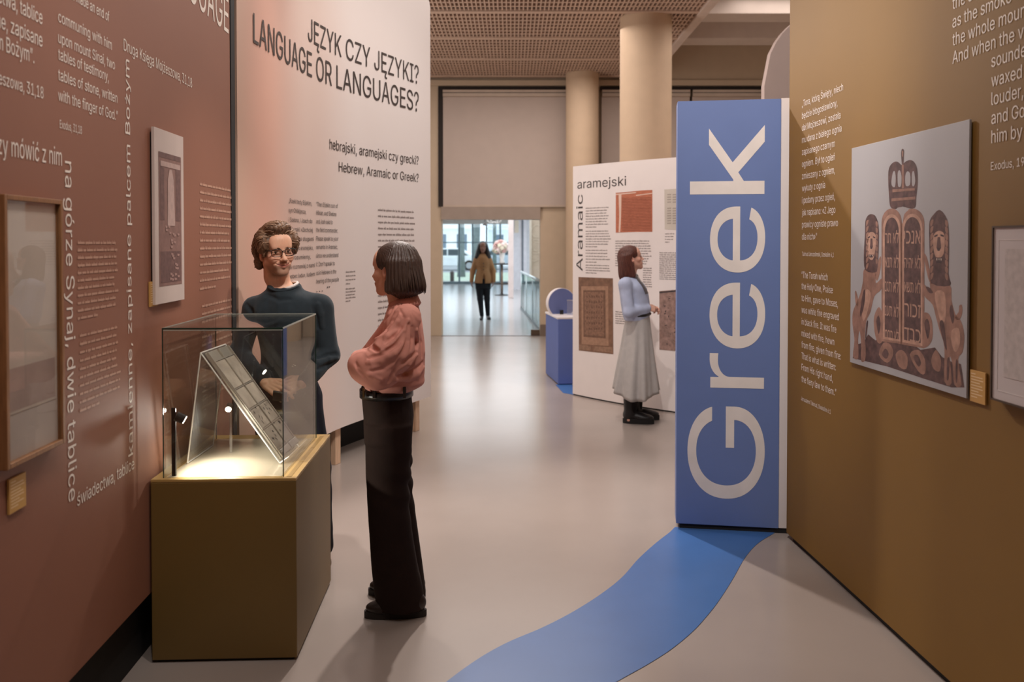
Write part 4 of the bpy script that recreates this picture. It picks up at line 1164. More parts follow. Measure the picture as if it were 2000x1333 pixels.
def rose(r):
    m = MB()
    m.ball((0, 0, 0), r * .55, 8, 6)
    for k in range(3):
        n = 5 + k
        for i in range(n):
            a = 2 * math.pi * (i + .4 * k) / n; rad = r * (.35 + .22 * k)
            R = Matrix.Rotation(a, 3, 'Z') @ Matrix.Rotation(.5 + .25 * k, 3, 'Y')
            c = Vector((rad * math.cos(a), rad * math.sin(a), r * (.15 - .16 * k)))
            m.ball(c, (r * .12, r * .36, r * .42), 6, 4, R=R)
    return m
proto = [None] * 3
for i in range(44):
    y = 1 - 2 * (i + .5) / 44; a = i * 2.39996; q = math.sqrt(1 - y * y)
    d_ = Vector((q * math.cos(a), q * math.sin(a), y))
    if y < -.75: continue
    k = r_.choice((0, 0, 0, 1, 2))
    if proto[k] is None:
        o = rose(.075).build('rose', fm[k], bq, smooth=True); proto[k] = o.data
    else:
        o = bpy.data.objects.new('rose', proto[k]); COL.objects.link(o); o.parent = bq; o.matrix_parent_inverse = Matrix.Translation(-BASE[bq.name])
    o.matrix_basis = Matrix.Translation(fc + d_ * (.20 + .04 * r_.random())) @ d_.to_track_quat('Z', 'Y').to_matrix().to_4x4() @ Matrix.Scale(r_.uniform(.85, 1.2), 4)
m = MB(); m.ball(fc, .17, 14, 10); m.build('moss_ball', M('moss', (92, 96, 62), rough=.9), bq)
lm = None
for i in range(26):
    a = r_.uniform(0, 6.28); e = r_.uniform(-.6, .25)
    d_ = Vector((math.cos(a) * math.cos(e), math.sin(a) * math.cos(e), math.sin(e)))
    if lm is None:
        mm = MB(); mm.add([(0, 0, 0), (.03, .002, .05), (0, .008, .13), (-.03, .002, .05)], [(0, 1, 2, 3)])
        o = mm.build('leaf', M('rose_leaf', (66, 92, 48), rough=.6), bq, fix=False); lm = o.data
    else:
        o = bpy.data.objects.new('leaf', lm); COL.objects.link(o); o.parent = bq; o.matrix_parent_inverse = Matrix.Translation(-BASE[bq.name])
    o.matrix_basis = Matrix.Translation(fc + d_ * .20) @ d_.to_track_quat('Z', 'Y').to_matrix().to_4x4()

# pendant lamp and small chandelier under the lobby ceiling
pq = at(947, 441, 24.0)
pl = thing('pendant_lamp', (pq.x, pq.y, pq.z), 'small dark conical pendant lamp in the lobby', 'lamp')
MB().cyl((pq.x, pq.y, pq.z + .05), (pq.x, pq.y, zL), .012, n=8).build('cord', mDkM, pl)
m = MB(); m.lathe((pq.x, pq.y, pq.z), [(.085, 0), (.075, .02), (.03, .07), (.02, .10)], 20); m.build('shade', mDkM, pl, smooth=True)
cq = at(965, 432, 22.0)
ch = thing('chandelier', (cq.x, cq.y, cq.z), 'small pale chandelier of looped arms under the lobby ceiling', 'lamp')
MB().cyl(cq, (cq.x, cq.y, zL), .012, n=8).build('cord', mDkM, ch)
for i in range(6):
    a = i * math.pi / 3; c, s = math.cos(a), math.sin(a)
    MB().tube([(cq.x, cq.y, cq.z - .02), (cq.x + .10 * c, cq.y + .10 * s, cq.z - .05), (cq.x + .18 * c, cq.y + .18 * s, cq.z), (cq.x + .19 * c, cq.y + .19 * s, cq.z + .06)], .012, 6).build('arm', M('pale_metal', (190, 184, 180), rough=.4), ch, smooth=True)

# glazed front: sill, head, mullions and panes
win = thing('window_1', (-2.5, YL1, 0), 'full height glazed lobby front facing the street', 'window', kind='structure')
zh = at(900, 438, YL1).z
mMul = M('mullion_paint', (120, 140, 150), rough=.5)
MB().box((-7, YL1, 0), (3.0, YL1 + .12, .10)).build('sill', mMul, win)
MB().box((-7, YL1, zh), (3.0, YL1 + .12, zL + .2)).build('head', M('window_head', (206, 202, 196), rough=.6), win)
xs_ = [at(px, 475, YL1).x for px in (820, 861, 897, 923, 950, 977, 1003)]
for xq in [-6.9, -5.4] + xs_: MB().box((xq - .035, YL1 - .02, .1), (xq + .035, YL1 + .1, zh)).build('mullion', mMul, win)
zr = at(900, 474, YL1).z
xx = [-7, -5.4] + xs_ + [3.0]
for p, q in zip(xx, xx[1:]):
    MB().box((p + .035, YL1 + .03, .1), (q - .035, YL1 + .042, zh)).build('pane', glass_mat('front_glass', (.96, .985, 1), .05), win)
    MB().box((p + .035, YL1, zr - .02), (q - .035, YL1 + .08, zr + .02)).build('transom', mMul, win)

# outside ground
tag(MB().box((-30, YL1 + .12, -.3), (20, 37.0, -.06)).build('pavement', M('paving', (190, 186, 180), rough=.8)), 'pale paved strip outside the lobby windows', 'pavement', kind='structure')
tag(MB().box((-40, 37.0, -.3), (30, 47, -.05)).build('lawn', M('winter_grass', (166, 178, 160), rough=.9, var=.25, vscale=3)), 'green lawn strip outside with bare trees', 'lawn', kind='structure')
tag(MB().box((-60, 47, -.3), (50, 62, -.08)).build('street', M('asphalt', (140, 142, 146), rough=.8)), 'grey street beyond the lawn', 'street', kind='structure')
bl = thing('bollard', onz(883, 553, -.06), 'short dark post standing on the paving outside the lobby', 'bollard')
q = BASE[bl.name]; MB().cyl(q, q + Vector((0, 0, .42)), .09, n=14).build('post', mDkM, bl); MB().ball(q + Vector((0, 0, .42)), .1, 12, 8).build('cap', mDkM, bl)

def tree(px, py, r, hgt, seed, label, lean=0):
    b0 = onz(px, py, -.05); r_ = random.Random(seed)
    o = thing('bare_tree', b0, label, 'tree', 'bare trees outside')
    mBark = M('bark', (104, 116, 118), rough=.9, var=.2, vscale=8, bump=.3, bscale=30)
    top = b0 + Vector((lean, 0, hgt * .36))
    MB().tube([b0, b0 + Vector((lean * .4, 0, hgt * .15)), top], [r * 1.25, r, r * .9], 12).build('trunk', mBark, o, smooth=True)
    def grow(p, d, L, rad, lev, m):
        pts = [p]; q = p; dd = d
        for k in range(4):
            dd = (dd + Vector((r_.uniform(-.22, .22), r_.uniform(-.22, .22), r_.uniform(-.05, .2)))).normalized(); q = q + dd * L / 4; pts.append(q)
        m.tube(pts, [rad * (1 - .13 * i) for i in range(5)], 6)
        if lev:
            for k in range(3):
                e = (dd + Vector((r_.uniform(-.9, .9), r_.uniform(-.9, .9), r_.uniform(-.1, .6)))).normalized(); grow(pts[2 + k % 3], e, L * .7, rad * .5, lev - 1, m)
    for k in range(5):
        a = k * 1.256 + r_.random() * .6; m = MB()
        grow(top - Vector((0, 0, .1)), Vector((math.cos(a) * .4, math.sin(a) * .4, 1)).normalized(), hgt * .26, r * .55, 2, m)
        m.build('branch', mBark, o, smooth=True)
tree(901, 541, .17, 8.0, 4, 'bare tree with a thick trunk left of the beige jacket visitor')
tree(929, 536, .20, 9.0, 8, 'bare tree directly behind the beige jacket visitor', .1)
tree(966, 533, .11, 8.0, 12, 'slim bare tree behind the flower bouquet')

def car(px, py, col, label, flip=1):
    b0 = onz(px, py, -.08); L, Hh, Wd = 4.2, 1.45, 1.7
    o = thing('parked_car', b0, label, 'car', 'cars parked in the street')
    mP = M('car_paint_' + label.split()[0], col, rough=.25, coat=.5); mG = M('car_window', (70, 84, 92), rough=.1)
    P = lambda x, z, y=0: Vector((b0.x + flip * x, b0.y + y, b0.z + z))
    low = [(-2.1, .28), (-2.1, .62), (-2.0, .80), (-1.2, .92), (1.3, .92), (1.95, .84), (2.1, .6), (2.1, .28)]
    MB().prism([P(x, z) for x, z in low], (0, Wd, 0)).build('body', mP, o, bevel=.05)
    cab = [(-1.3, .9), (-.75, 1.38), (.75, 1.42), (1.65, .9)]
    MB().prism([P(x, z, .1) for x, z in cab], (0, Wd - .2, 0)).build('cabin', mP, o, bevel=.06)
    for w in ([(-1.08, .95), (-.68, 1.30), (-.05, 1.34), (-.05, .95)], [(.03, .95), (.03, 1.34), (.68, 1.33), (1.3, .95)]):
        MB().prism([P(x, z, .09) for x, z in w], (0, .03, 0)).build('side_window', mG, o)
    for x in (-1.3, 1.35):
        for y in (.02, Wd - .22):
            w = MB().cyl(P(x, .32, y - .02), P(x, .32, y + .2), .33, n=24).build('wheel', M('tyre', (32, 34, 38), rough=.8), o)
            if y < 1: MB().cyl(P(x, .32, y - .03), P(x, .32, y - .015), .2, n=16).build('hub', M('hub_grey', (160, 164, 168), rough=.4), w)
car(874, 529, (226, 230, 232), 'white car parked behind the left bare tree')
car(985, 527, (180, 190, 200), 'grey car parked behind the flower bouquet', -1)

# buildings across the street
def building(x0, x1, Y, h, n, rows, label, col):
    o = thing('apartment_building', ((x0 + x1) / 2, Y, 0), label, 'building', 'buildings across the street')
    mW = M('facade_' + label.split()[0], col, rough=.8, var=.03)
    MB().box((x0, Y, -.1), (x1, Y + 8, h)).build('wall', mW, o)
    mWn = M('far_window', (96, 112, 126), rough=.2); mWf = M('far_window_frame', (220, 222, 222), rough=.6)
    me = mf = None
    w = (x1 - x0) / n
    for j in range(rows):
        for i in range(n):
            lo = (x0 + w * i + w * .25, Y - .05, .9 + j * 2.9); hi = (x0 + w * i + w * .75, Y + .05, 2.4 + j * 2.9)
            f = MB().box((lo[0] - .08, Y - .06, lo[2] - .08), (hi[0] + .08, Y + .02, hi[2] + .08)).build('window_frame', mWf, o)
            MB().box(lo, (hi[0], Y - .065, hi[2])).build('window_pane', mWn, f)
    for j in range(rows):
        MB().box((x0 - .1, Y - .25, 2.85 + j * 2.9), (x1 + .1, Y, 3.0 + j * 2.9)).build('ledge', mWf, o)
    MB().box((x0 - .3, Y - .4, h), (x1 + .3, Y + 8.3, h + .3)).build('roof', M('roof_grey', (150, 154, 158)), o)
building(-14, -3.4, 70, 9.2, 6, 3, 'white three storey block across the street on the left', (214, 220, 222))
building(-2.2, 5.5, 74, 9.2, 4, 3, 'pale block across the street behind the bouquet', (204, 214, 222))
# ------------------------------------------------------------------ people: smooth bodies grown from blended limbs
BIG = .06
class Field:
    def __init__(s, xs, ys, zs):
        s.ax = [np.asarray(a, np.float32) for a in (xs, ys, zs)]
        s.d = np.full([len(a) for a in s.ax], BIG, np.float32)
    @staticmethod
    def box(lo, hi, h):
        return Field(*[np.arange(lo[i], hi[i] + h, h) for i in range(3)])
    def put(s, prim, k=.012, cut=False):
        fn, lo, hi = prim
        pad = BIG if not cut else .03
        sl = []
        for i in range(3):
            a = np.searchsorted(s.ax[i], lo[i] - pad); b = np.searchsorted(s.ax[i], hi[i] + pad)
            if b <= a: return s
            sl.append(slice(a, b))
        X = s.ax[0][sl[0]][:, None, None]; Y = s.ax[1][sl[1]][None, :, None]; Z = s.ax[2][sl[2]][None, None, :]
        b = np.asarray(fn(X, Y, Z), np.float32); a = s.d[tuple(sl)]
        if cut: b = -b
        if k <= 0: r = np.maximum(a, b) if cut else np.minimum(a, b)
        elif cut:
            h = np.clip(.5 - .5 * (b - a) / k, 0, 1); r = b + (a - b) * h + k * h * (1 - h)
        else:
            h = np.clip(.5 + .5 * (b - a) / k, 0, 1); r = b + (a - b) * h - k * h * (1 - h)
        s.d[tuple(sl)] = r
        return s
    def warp(s, fn):
        X = s.ax[0][:, None, None]; Y = s.ax[1][None, :, None]; Z = s.ax[2][None, None, :]
        s.d = np.where(np.abs(s.d) < .04, s.d + fn(X, Y, Z), s.d).astype(np.float32); return s
    def pick(s, px, py, y0=None):
        """first point of the solid met along a pixel's ray"""
        r = ray(px, py); ys = s.ax[1]
        Y = np.arange(float(ys[0]), float(ys[-1]), .002); t = Y / r.y
        ix = np.clip(np.rint((r.x * t - s.ax[0][0]) / (s.ax[0][1] - s.ax[0][0])).astype(int), 0, len(s.ax[0]) - 1)
        iy = np.clip(np.searchsorted(ys, Y), 0, len(ys) - 1)
        iz = np.clip(np.searchsorted(s.ax[2], EYE + r.z * t), 0, len(s.ax[2]) - 1)
        h = np.nonzero(s.d[ix, iy, iz] < 0)[0]
        if not len(h): return None
        return Vector((r.x * t[h[0]], Y[h[0]], EYE + r.z * t[h[0]]))
    def fold(s, pts, r=.012, cut=False, k=.014, sink=.55):
        """a raised fold or a pressed crease drawn on the cloth along pixel points"""
        P = [q for q in (s.pick(*p) for p in pts) if q is not None]
        n = len(P)
        if n < 2: return s
        R = [r * (.45 + .75 * math.sin(math.pi * (i + .5) / n)) for i in range(n)]
        P = [p + Vector((0, 1, 0)) * (rr * sink * (-.6 if cut else 1)) for p, rr in zip(P, R)]
        for i in range(n - 1): s.put(rc(P[i], P[i + 1], R[i], R[i + 1]), k, cut)
        return s
    def surface(s):
        d = np.pad(np.clip(s.d, -BIG, BIG), 1, constant_values=BIG)
        g = openvdb.FloatGrid(BIG); g.copyFromArray(np.ascontiguousarray(d))
        pts, quads = g.convertToQuads(0.0)
        v = np.stack([np.interp(pts[:, i] - 1, np.arange(len(s.ax[i])), s.ax[i]) for i in range(3)], 1)
        return v, quads
    def build(s, name, mat, parent, paint=None):
        v, q = s.surface()
        me = bpy.data.meshes.new(name)
        me.vertices.add(len(v)); me.vertices.foreach_set('co', v.astype(np.float32).ravel())
        me.loops.add(q.size); me.loops.foreach_set('vertex_index', q.astype(np.int32).ravel())
        me.polygons.add(len(q)); me.polygons.foreach_set('loop_start', np.arange(0, q.size, 4, dtype=np.int32))
        me.update(calc_edges=True)
        # outward normals
        p0 = v[q[:, 0]]; nn = np.cross(v[q[:, 2]] - p0, v[q[:, 3]] - v[q[:, 1]])
        vol = float((p0 * nn).sum() - (v.mean(0) * nn).sum())
        if vol < 0: me.flip_normals()
        if paint is not None:
            at_ = me.color_attributes.new('Col', 'FLOAT_COLOR', 'POINT')
            c = np.ones((len(v), 4), np.float32); c[:, :3] = paint(v); at_.data.foreach_set('color', c.ravel())
        return link(name, me, mat, parent, smooth=True)

def V(p): return np.array(p, np.float64)
def rc(a, b, ra, rb=None):
    rb = ra if rb is None else rb; a = V(a); b = V(b); ba = b - a; L2 = max(1e-12, float(ba @ ba)); R = max(ra, rb)
    def fn(X, Y, Z):
        t = np.clip(((X - a[0]) * ba[0] + (Y - a[1]) * ba[1] + (Z - a[2]) * ba[2]) / L2, 0, 1)
        return np.sqrt((X - a[0] - ba[0] * t) ** 2 + (Y - a[1] - ba[1] * t) ** 2 + (Z - a[2] - ba[2] * t) ** 2) - (ra + (rb - ra) * t)
    return fn, np.minimum(a, b) - R, np.maximum(a, b) + R
def ell(c, r, R=None):
    c = V(c); r = V(r); Rm = np.eye(3) if R is None else V(R); m = float(max(r))
    def fn(X, Y, Z):
        dx, dy, dz = X - c[0], Y - c[1], Z - c[2]
        q = [Rm[0, i] * dx + Rm[1, i] * dy + Rm[2, i] * dz for i in range(3)]
        k0 = np.sqrt((q[0] / r[0]) ** 2 + (q[1] / r[1]) ** 2 + (q[2] / r[2]) ** 2)
        k1 = np.sqrt((q[0] / r[0] ** 2) ** 2 + (q[1] / r[1] ** 2) ** 2 + (q[2] / r[2] ** 2) ** 2) + 1e-9
        return k0 * (k0 - 1) / k1
    return fn, c - m, c + m
def catmull(z, keys):
    """keys rows (z, ...) sorted by z; smooth values at z"""
    K = V(keys); out = []
    for j in range(1, K.shape[1]):
        y = K[:, j]; x = K[:, 0]; m = np.gradient(y, x)
        i = np.clip(np.searchsorted(x, z) - 1, 0, len(x) - 2); h = x[i + 1] - x[i]; t = np.clip((z - x[i]) / h, 0, 1)
        out.append((2 * t ** 3 - 3 * t ** 2 + 1) * y[i] + (t ** 3 - 2 * t ** 2 + t) * h * m[i] + (-2 * t ** 3 + 3 * t ** 2) * y[i + 1] + (t ** 3 - t ** 2) * h * m[i + 1])
    return out
def loft(keys, ang=0.0, e=2.0):
    """stacked ellipses: rows (z, cx, cy, rx, ry)"""
    keys = sorted(keys); z0, z1 = keys[0][0], keys[-1][0]; c, s = math.cos(ang), math.sin(ang)
    def fn(X, Y, Z):
        cx, cy, rx, ry = [q.reshape(1, 1, -1) for q in catmull(np.asarray(Z, np.float64).ravel(), keys)]
        dx, dy = X - cx, Y - cy; u, w = dx * c + dy * s, -dx * s + dy * c
        d = ((np.abs(u) / rx) ** e + (np.abs(w) / ry) ** e) ** (1 / e)
        d = (d - 1) * np.minimum(rx, ry)
        return np.maximum(d, np.maximum(z0 - Z, Z - z1))
    K = V(keys); m = float(max(K[:, 3].max(), K[:, 4].max()))
    return fn, np.array([K[:, 1].min() - m, K[:, 2].min() - m, z0]), np.array([K[:, 1].max() + m, K[:, 2].max() + m, z1])
def folds(seed, amp, freq, dirs=3, aniso=(1, 1, 1)):
    r = np.random.default_rng(seed); D = r.normal(size=(dirs, 3)) * V(aniso); D /= np.linalg.norm(D, axis=1, keepdims=True); D *= V(aniso) ; ph = r.uniform(0, 6, (dirs, 2))
    E = r.normal(size=(dirs, 3)); E /= np.linalg.norm(E, axis=1, keepdims=True)
    def fn(X, Y, Z):
        o = 0
        for i in range(dirs):
            w = 1.4 * np.sin(freq * .45 * (X * E[i, 0] + Y * E[i, 1] + Z * E[i, 2]) + ph[i, 1])
            q = np.sin(freq * (X * D[i, 0] + Y * D[i, 1] + Z * D[i, 2]) + ph[i, 0] + w)
            o = o + q * np.abs(q)
        return amp * o / dirs
    return fn

def skin_mat(name):
    m = bpy.data.materials.new(name); m.use_nodes = True; nt = m.node_tree; p = nt.nodes['Principled BSDF']
    a = nt.nodes.new('ShaderNodeVertexColor'); a.layer_name = 'Col'
    no = nt.nodes.new('ShaderNodeTexNoise'); no.inputs['Scale'].default_value = 90
    mx = nt.nodes.new('ShaderNodeMix'); mx.data_type = 'RGBA'; mx.blend_type = 'MULTIPLY'; mx.inputs['Factor'].default_value = .18
    nt.links.new(a.outputs['Color'], mx.inputs['A']); nt.links.new(no.outputs['Fac'], mx.inputs['B'])
    nt.links.new(mx.outputs['Result'], p.inputs['Base Color'])
    p.inputs['Roughness'].default_value = .5; p.inputs['Subsurface Weight'].default_value = .12
    p.inputs['Subsurface Radius'].default_value = (1, .35, .2); p.inputs['Subsurface Scale'].default_value = .005
    return m
mSkin = skin_mat('skin')

class Head:
    def __init__(h, c, f, u, s=1.0, female=False):
        f = Vector(f).normalized(); u = Vector(u); u = (u - f * u.dot(f)).normalized(); r = f.cross(u)
        h.c = Vector(c); h.R = Matrix((r, f, u)).transposed(); h.s = s; h.fe = female
    def P(h, x, y, z): return h.c + h.R @ (Vector((x, y, z)) * h.s)
    def local(h, v):
        return ((v - V(h.c)) @ V(h.R)) / h.s
    def E(h, c, r, tilt=None):
        R = h.R if tilt is None else h.R @ tilt
        return ell(h.P(*c), [q * h.s for q in r], R)
    def C(h, a, b, ra, rb=None):
        return rc(h.P(*a), h.P(*b), ra * h.s, None if rb is None else rb * h.s)
    def grow(h, F, smile=0.0):
        j = .93 if h.fe else 1.0
        F.put(h.E((0, -.012, .035), (.074, .097, .084)), .01)
        F.put(h.E((0, .022, -.035), (.060 * j, .064, .082)), .03)
        for s in (-1, 1):
            F.put(h.C((s * .05 * j, -.005, -.055), (s * .014, .066, -.099), .017 * j, .016), .03)
            F.put(h.E((s * .038, .058, -.028), (.025, .024, .020)), .02)
            F.put(h.E((s * .022, .070, -.062), (.020, .018, .022)), .02)
        F.put(h.E((0, .073, -.103), (.020 * j, .015, .014)), .02)
        F.put(h.C((-.036, .077, .020), (.036, .077, .020), .011), .02)
        F.put(h.E((0, .066, .05), (.052, .024, .035)), .03)
        for s in (-1, 1): F.put(h.E((s * .031, .099, -.001), (.021, .017, .012)), .012, cut=True)
        F.put(h.C((0, .087, .008), (0, .107, -.033), .0075, .0105), .012)
        F.put(h.E((0, .110, -.036), (.0095, .0095, .0085)), .008)
        for s in (-1, 1):
            F.put(h.E((s * .0125, .097, -.039), (.0075, .011, .0075)), .007)
            F.put(h.E((s * .007, .104, -.047), (.0035, .005, .003)), .003, cut=True)
        w = .0245 + .0075 * smile; up = .010 * smile; pout = .003 * smile
        for s in (-1, 1):
            F.put(h.C((0, .0935, -.0625), (s * w, .0785, -.0665 + up), .0062, .0028), .006)
            F.put(h.C((0, .0915 - pout, -.0745), (s * w, .0770, -.0680 + up), .0078, .0028), .007)
            F.put(h.C((0, .1005 - pout * .6, -.0682), (s * w * .55, .0955 - pout, -.0678 + up * .35), .0024, .0022), .003, cut=True)
            F.put(h.C((s * w * .55, .0955 - pout, -.0678 + up * .35), (s * (w + .003), .0815, -.0672 + up), .0022, .0020), .003, cut=True)
            if smile:
                F.put(h.E((s * .037, .066, -.038), (.019, .019, .015)), .012)
                F.put(h.C((s * .021, .094, -.040), (s * (w + .010), .078, -.066 + up), .0016, .0014), .008, cut=True)
        for s in (-1, 1):      # lids, ears
            F.put(h.C((s * .018, .0790, .0052 - .0008 * smile), (s * .044, .0750, .0045 - .0008 * smile), .0048), .005)
            F.put(h.C((s * .019, .0790, -.0100 + .0018 * smile), (s * .043, .0748, -.0090 + .0018 * smile), .0040), .005)
            T = Matrix.Rotation(s * -.35, 3, 'Z') @ Matrix.Rotation(.18, 3, 'X')
            F.put(h.E((s * .077, -.010, -.010), (.0085, .020, .032), T), .006)
            F.put(h.E((s * .085, -.006, -.006), (.006, .011, .020), T), .006, cut=True)
            F.put(h.E((s * .075, -.002, -.036), (.006, .009, .010), T), .006)
        F.put(h.C((0, -.020, -.05), (0, -.028, -.13), .050 if h.fe else .057, .050 if h.fe else .060), .02)
    def paint(h, skin, lip, stubble=0.0, hairc=(.05, .03, .02)):
        skin = V(lin(skin)); lip = V(lin(lip))
        def fn(v):
            q = h.local(v); x, y, z = q.T; c = np.tile(skin, (len(v), 1)).astype(np.float64)
            inh = (np.abs(x) < .1) & (np.abs(z) < .14) & (np.abs(y) < .14)
            bl = np.exp(-(((np.abs(x) - .045) / .022) ** 2 + ((y - .06) / .035) ** 2 + ((z + .03) / .025) ** 2)) * inh
            c *= (1 - bl[:, None] * V((.0, .13, .13)))
            er = (inh & (np.abs(x) > .07) & (z < .03))
            c[er] *= V((1.0, .86, .84))
            if stubble:
                k = inh * np.clip((-.052 - z) / .02, 0, 1) * np.clip((y + .0) / .03, 0, 1) * np.clip((z + .14) / .02, 0, 1)
                mst = inh * np.exp(-((z + .053) / .005) ** 2) * (np.abs(x) < .026) * (y > .06)
                k = np.maximum(k, mst * .9) * stubble
                c = c * (1 - k[:, None]) + k[:, None] * V((.17, .10, .07))
            wl = .028
            lm = inh * (y > .070) * np.exp(-((z + .0690 - 12 * x * x * (1 if stubble else .6)) / .0070) ** 4) * (np.abs(x) < wl)
            dk = inh * (y > .070) * np.exp(-((z + .0681 - 11 * x * x * (1 if stubble else .6)) / .0016) ** 2) * (np.abs(x) < .033)
            c = c * (1 - lm[:, None] * .85) + lm[:, None] * .85 * lip
            c = c * (1 - dk[:, None] * .8) + dk[:, None] * .8 * V((.09, .035, .03))
            return c
        return fn
    def eyes(h, root, iris=(58, 48, 40), look=0.0):
        for s in (-1, 1):
            m = MB(); m.ball(h.P(s * .031, .0690, -.0025), .0122 * h.s, 16, 12); e = m.build('eyeball', M('eye_white', (214, 204, 198), rough=.25), root, smooth=True)
            cx = s * .031 + look * .003
            m = MB(); m.ball(h.P(cx, .0780, -.002), .0055 * h.s, 12, 8); m.build('iris', M('iris_%d' % iris[0], iris, rough=.15), e, smooth=True)
            m = MB(); m.tube([h.P(s * .0185, .0815, .0015), h.P(s * .025, .0845, .0042), h.P(s * .033, .0840, .0048), h.P(s * .041, .0795, .0030), h.P(s * .0445, .0765, .0008)], [.0008 * h.s, .0014 * h.s, .0016 * h.s, .0014 * h.s, .0008 * h.s], 6); m.build('eyelashes', M('lash_dark', (38, 28, 24), rough=.7), e, smooth=True)
    def brows(h, root, mat, th=.0030):
        m = MB()
        for s in (-1, 1):
            m.tube([h.P(s * .011, .0925, .0185), h.P(s * .024, .0925, .0215), h.P(s * .038, .0860, .0220), h.P(s * .049, .0755, .0165)], [th * .8 * h.s, th * h.s, th * .9 * h.s, th * .4 * h.s], 8)
        m.build('eyebrows', mat, root, smooth=True)

def hand(F, wrist, fwd, back, thumb_side, curl=(.3, .35, .4, .45), s=1.0, thumb=(.55, .35), spread=.06):
    """five-fingered hand: fwd along the palm, back = back of the hand, thumb_side = towards the thumb"""
    w = Vector(wrist); f = Vector(fwd).normalized(); b = Vector(back); b = (b - f * b.dot(f)).normalized()
    t = f.cross(b); t = t if t.dot(Vector(thumb_side)) > 0 else -t
    lat = (.031, .0105, -.0100, -.0295); kn = (.088, .092, .086, .078); ln = (.070, .078, .072, .056); rr = (.0086, .0088, .0084, .0075)
    for i in range(4):
        k = w + f * (kn[i] * s) + t * (lat[i] * s)
        F.put(rc(w + f * (.012 * s) + t * (lat[i] * .55 * s), k, .0128 * s, .0108 * s), .006)
        d = (f + t * (spread * (1.5 - i))).normalized(); p = k; a = curl[i]
        for j, q in enumerate((.46, .30, .24)):
            R = Matrix.Rotation(a * (1, 1.15, .8)[j], 3, d.cross(-b).normalized()); d = (R @ d).normalized(); b2 = b
            e = p + d * (ln[i] * q * s)
            F.put(rc(p, e, rr[i] * (1 - .07 * j) * s, rr[i] * (.92 - .08 * j) * s), .0018); p = e
    p = w + f * (.022 * s) + t * (.022 * s)
    d = (t * .75 + f * .65 - b * thumb[0]).normalized(); e = p + d * (.042 * s)
    F.put(rc(p, e, .0145 * s, .0110 * s), .010)
    d2 = (d * .6 + f * .7 - b * thumb[1] * .6).normalized(); g = e + d2 * (.032 * s)
    F.put(rc(e, g, .0105 * s, .0092 * s), .004)
    F.put(rc(g, g + (d2 * .9 + f * .3).normalized() * (.024 * s), .0092 * s, .0075 * s), .003)

def zaxis(*spans):
    """rising heights with a step for each span (z0, z1, step)"""
    out = []
    for a, b, h in spans: out += list(np.arange(a, b, h))
    return np.array(out)

def body(root, h, J, zs, step, paint, lo, hi, torso, smile=0, hands=(), thin=1.0, foot_f=(0, -1, 0)):
    F = Field(np.arange(lo[0], hi[0], step), np.arange(lo[1], hi[1], step), zs)
    F.put(loft(torso), .02)
    nb = Vector(J['neck'])
    F.put(rc(nb - Vector((0, 0, .08)), h.P(0, -.026, -.10), .062 * thin, .05 * thin), .03)
    for s in 'ab':
        sh, el, wr, hp, kn, an = (Vector(J[k + s]) for k in ('sh', 'el', 'wr', 'hp', 'kn', 'an'))
        F.put(rc(nb - Vector((0, 0, .05)), sh, .05 * thin, .045 * thin), .03)
        F.put(rc(sh, el, .046 * thin, .036 * thin), .02); F.put(rc(el, wr, .036 * thin, .024 * thin), .015)
        F.put(rc(hp, kn, .074 * thin, .048 * thin), .03); F.put(rc(kn, an, .047 * thin, .033 * thin), .02)
        ff = Vector(J.get('ff' + s, foot_f)).normalized()
        heel = Vector((an.x, an.y, .035)) - ff * .02
        F.put(rc(an, heel, .034 * thin, .032), .02); F.put(rc(heel, heel + ff * .16 - Vector((0, 0, .008)), .030, .024), .02)
    for a in hands: hand(F, *a[0], **a[1])
    h.grow(F, smile)
    return F.build('body', mSkin, root, paint)

def shoe(root, heel, d, mat, sole_mat, L=.27, boot=0.0, w=1.0, chunk=.024):
    d = Vector((d[0], d[1], 0)).normalized(); n = Vector((-d.y, d.x, 0)); heel = Vector((heel[0], heel[1], 0))
    P = lambda x, y, z: heel + d * x + n * y + Vector((0, 0, z))
    F = Field.box(heel - Vector((.34, .34, .03)), heel + Vector((.34, .34, .16 + boot)), .005)
    R = Matrix((d, n, Vector((0, 0, 1)))).transposed()
    z = chunk
    F.put(ell(P(.045, 0, z + .035), (.046, .034 * w, .045), R), .02)
    F.put(ell(P(.12, 0, z + .028), (.085, .037 * w, .040), R), .03)
    F.put(ell(P(L - .085, 0, z + .018), (.082, .046 * w, .030), R), .03)
    F.put(rc(P(.05, 0, z + .04), P(.06, 0, z + .075), .036, .035), .02)
    if boot: F.put(rc(P(.06, 0, z + .05), P(.055, 0, z + .05 + boot), .050, .052), .02)
    F.put((lambda X, Y, Z: Z - z + 0 * X + 0 * Y, heel - Vector((.4, .4, .1)), heel + Vector((.4, .4, z))), 0, cut=True)
    if not boot:
        pass
    o = F.build('shoe' if not boot else 'boot', mat, root)
    out = []
    for k in range(28):
        t = 2 * math.pi * k / 28; c, s = math.cos(t), math.sin(t)
        x = L / 2 + (L / 2 + .004) * c * (1 - .04 * s * s); yy = (.037 + .012 * max(0, c)) * w * (abs(s) ** .8) * (1 if s > 0 else -1)
        out.append(P(x, yy, 0))
    MB().prism(out, (0, 0, chunk + .006)).build('sole', sole_mat, o, bevel=.003)
    return o

def cloth(F, seed, amp, freq, **k): return F.warp(folds(seed, amp, freq, **k))

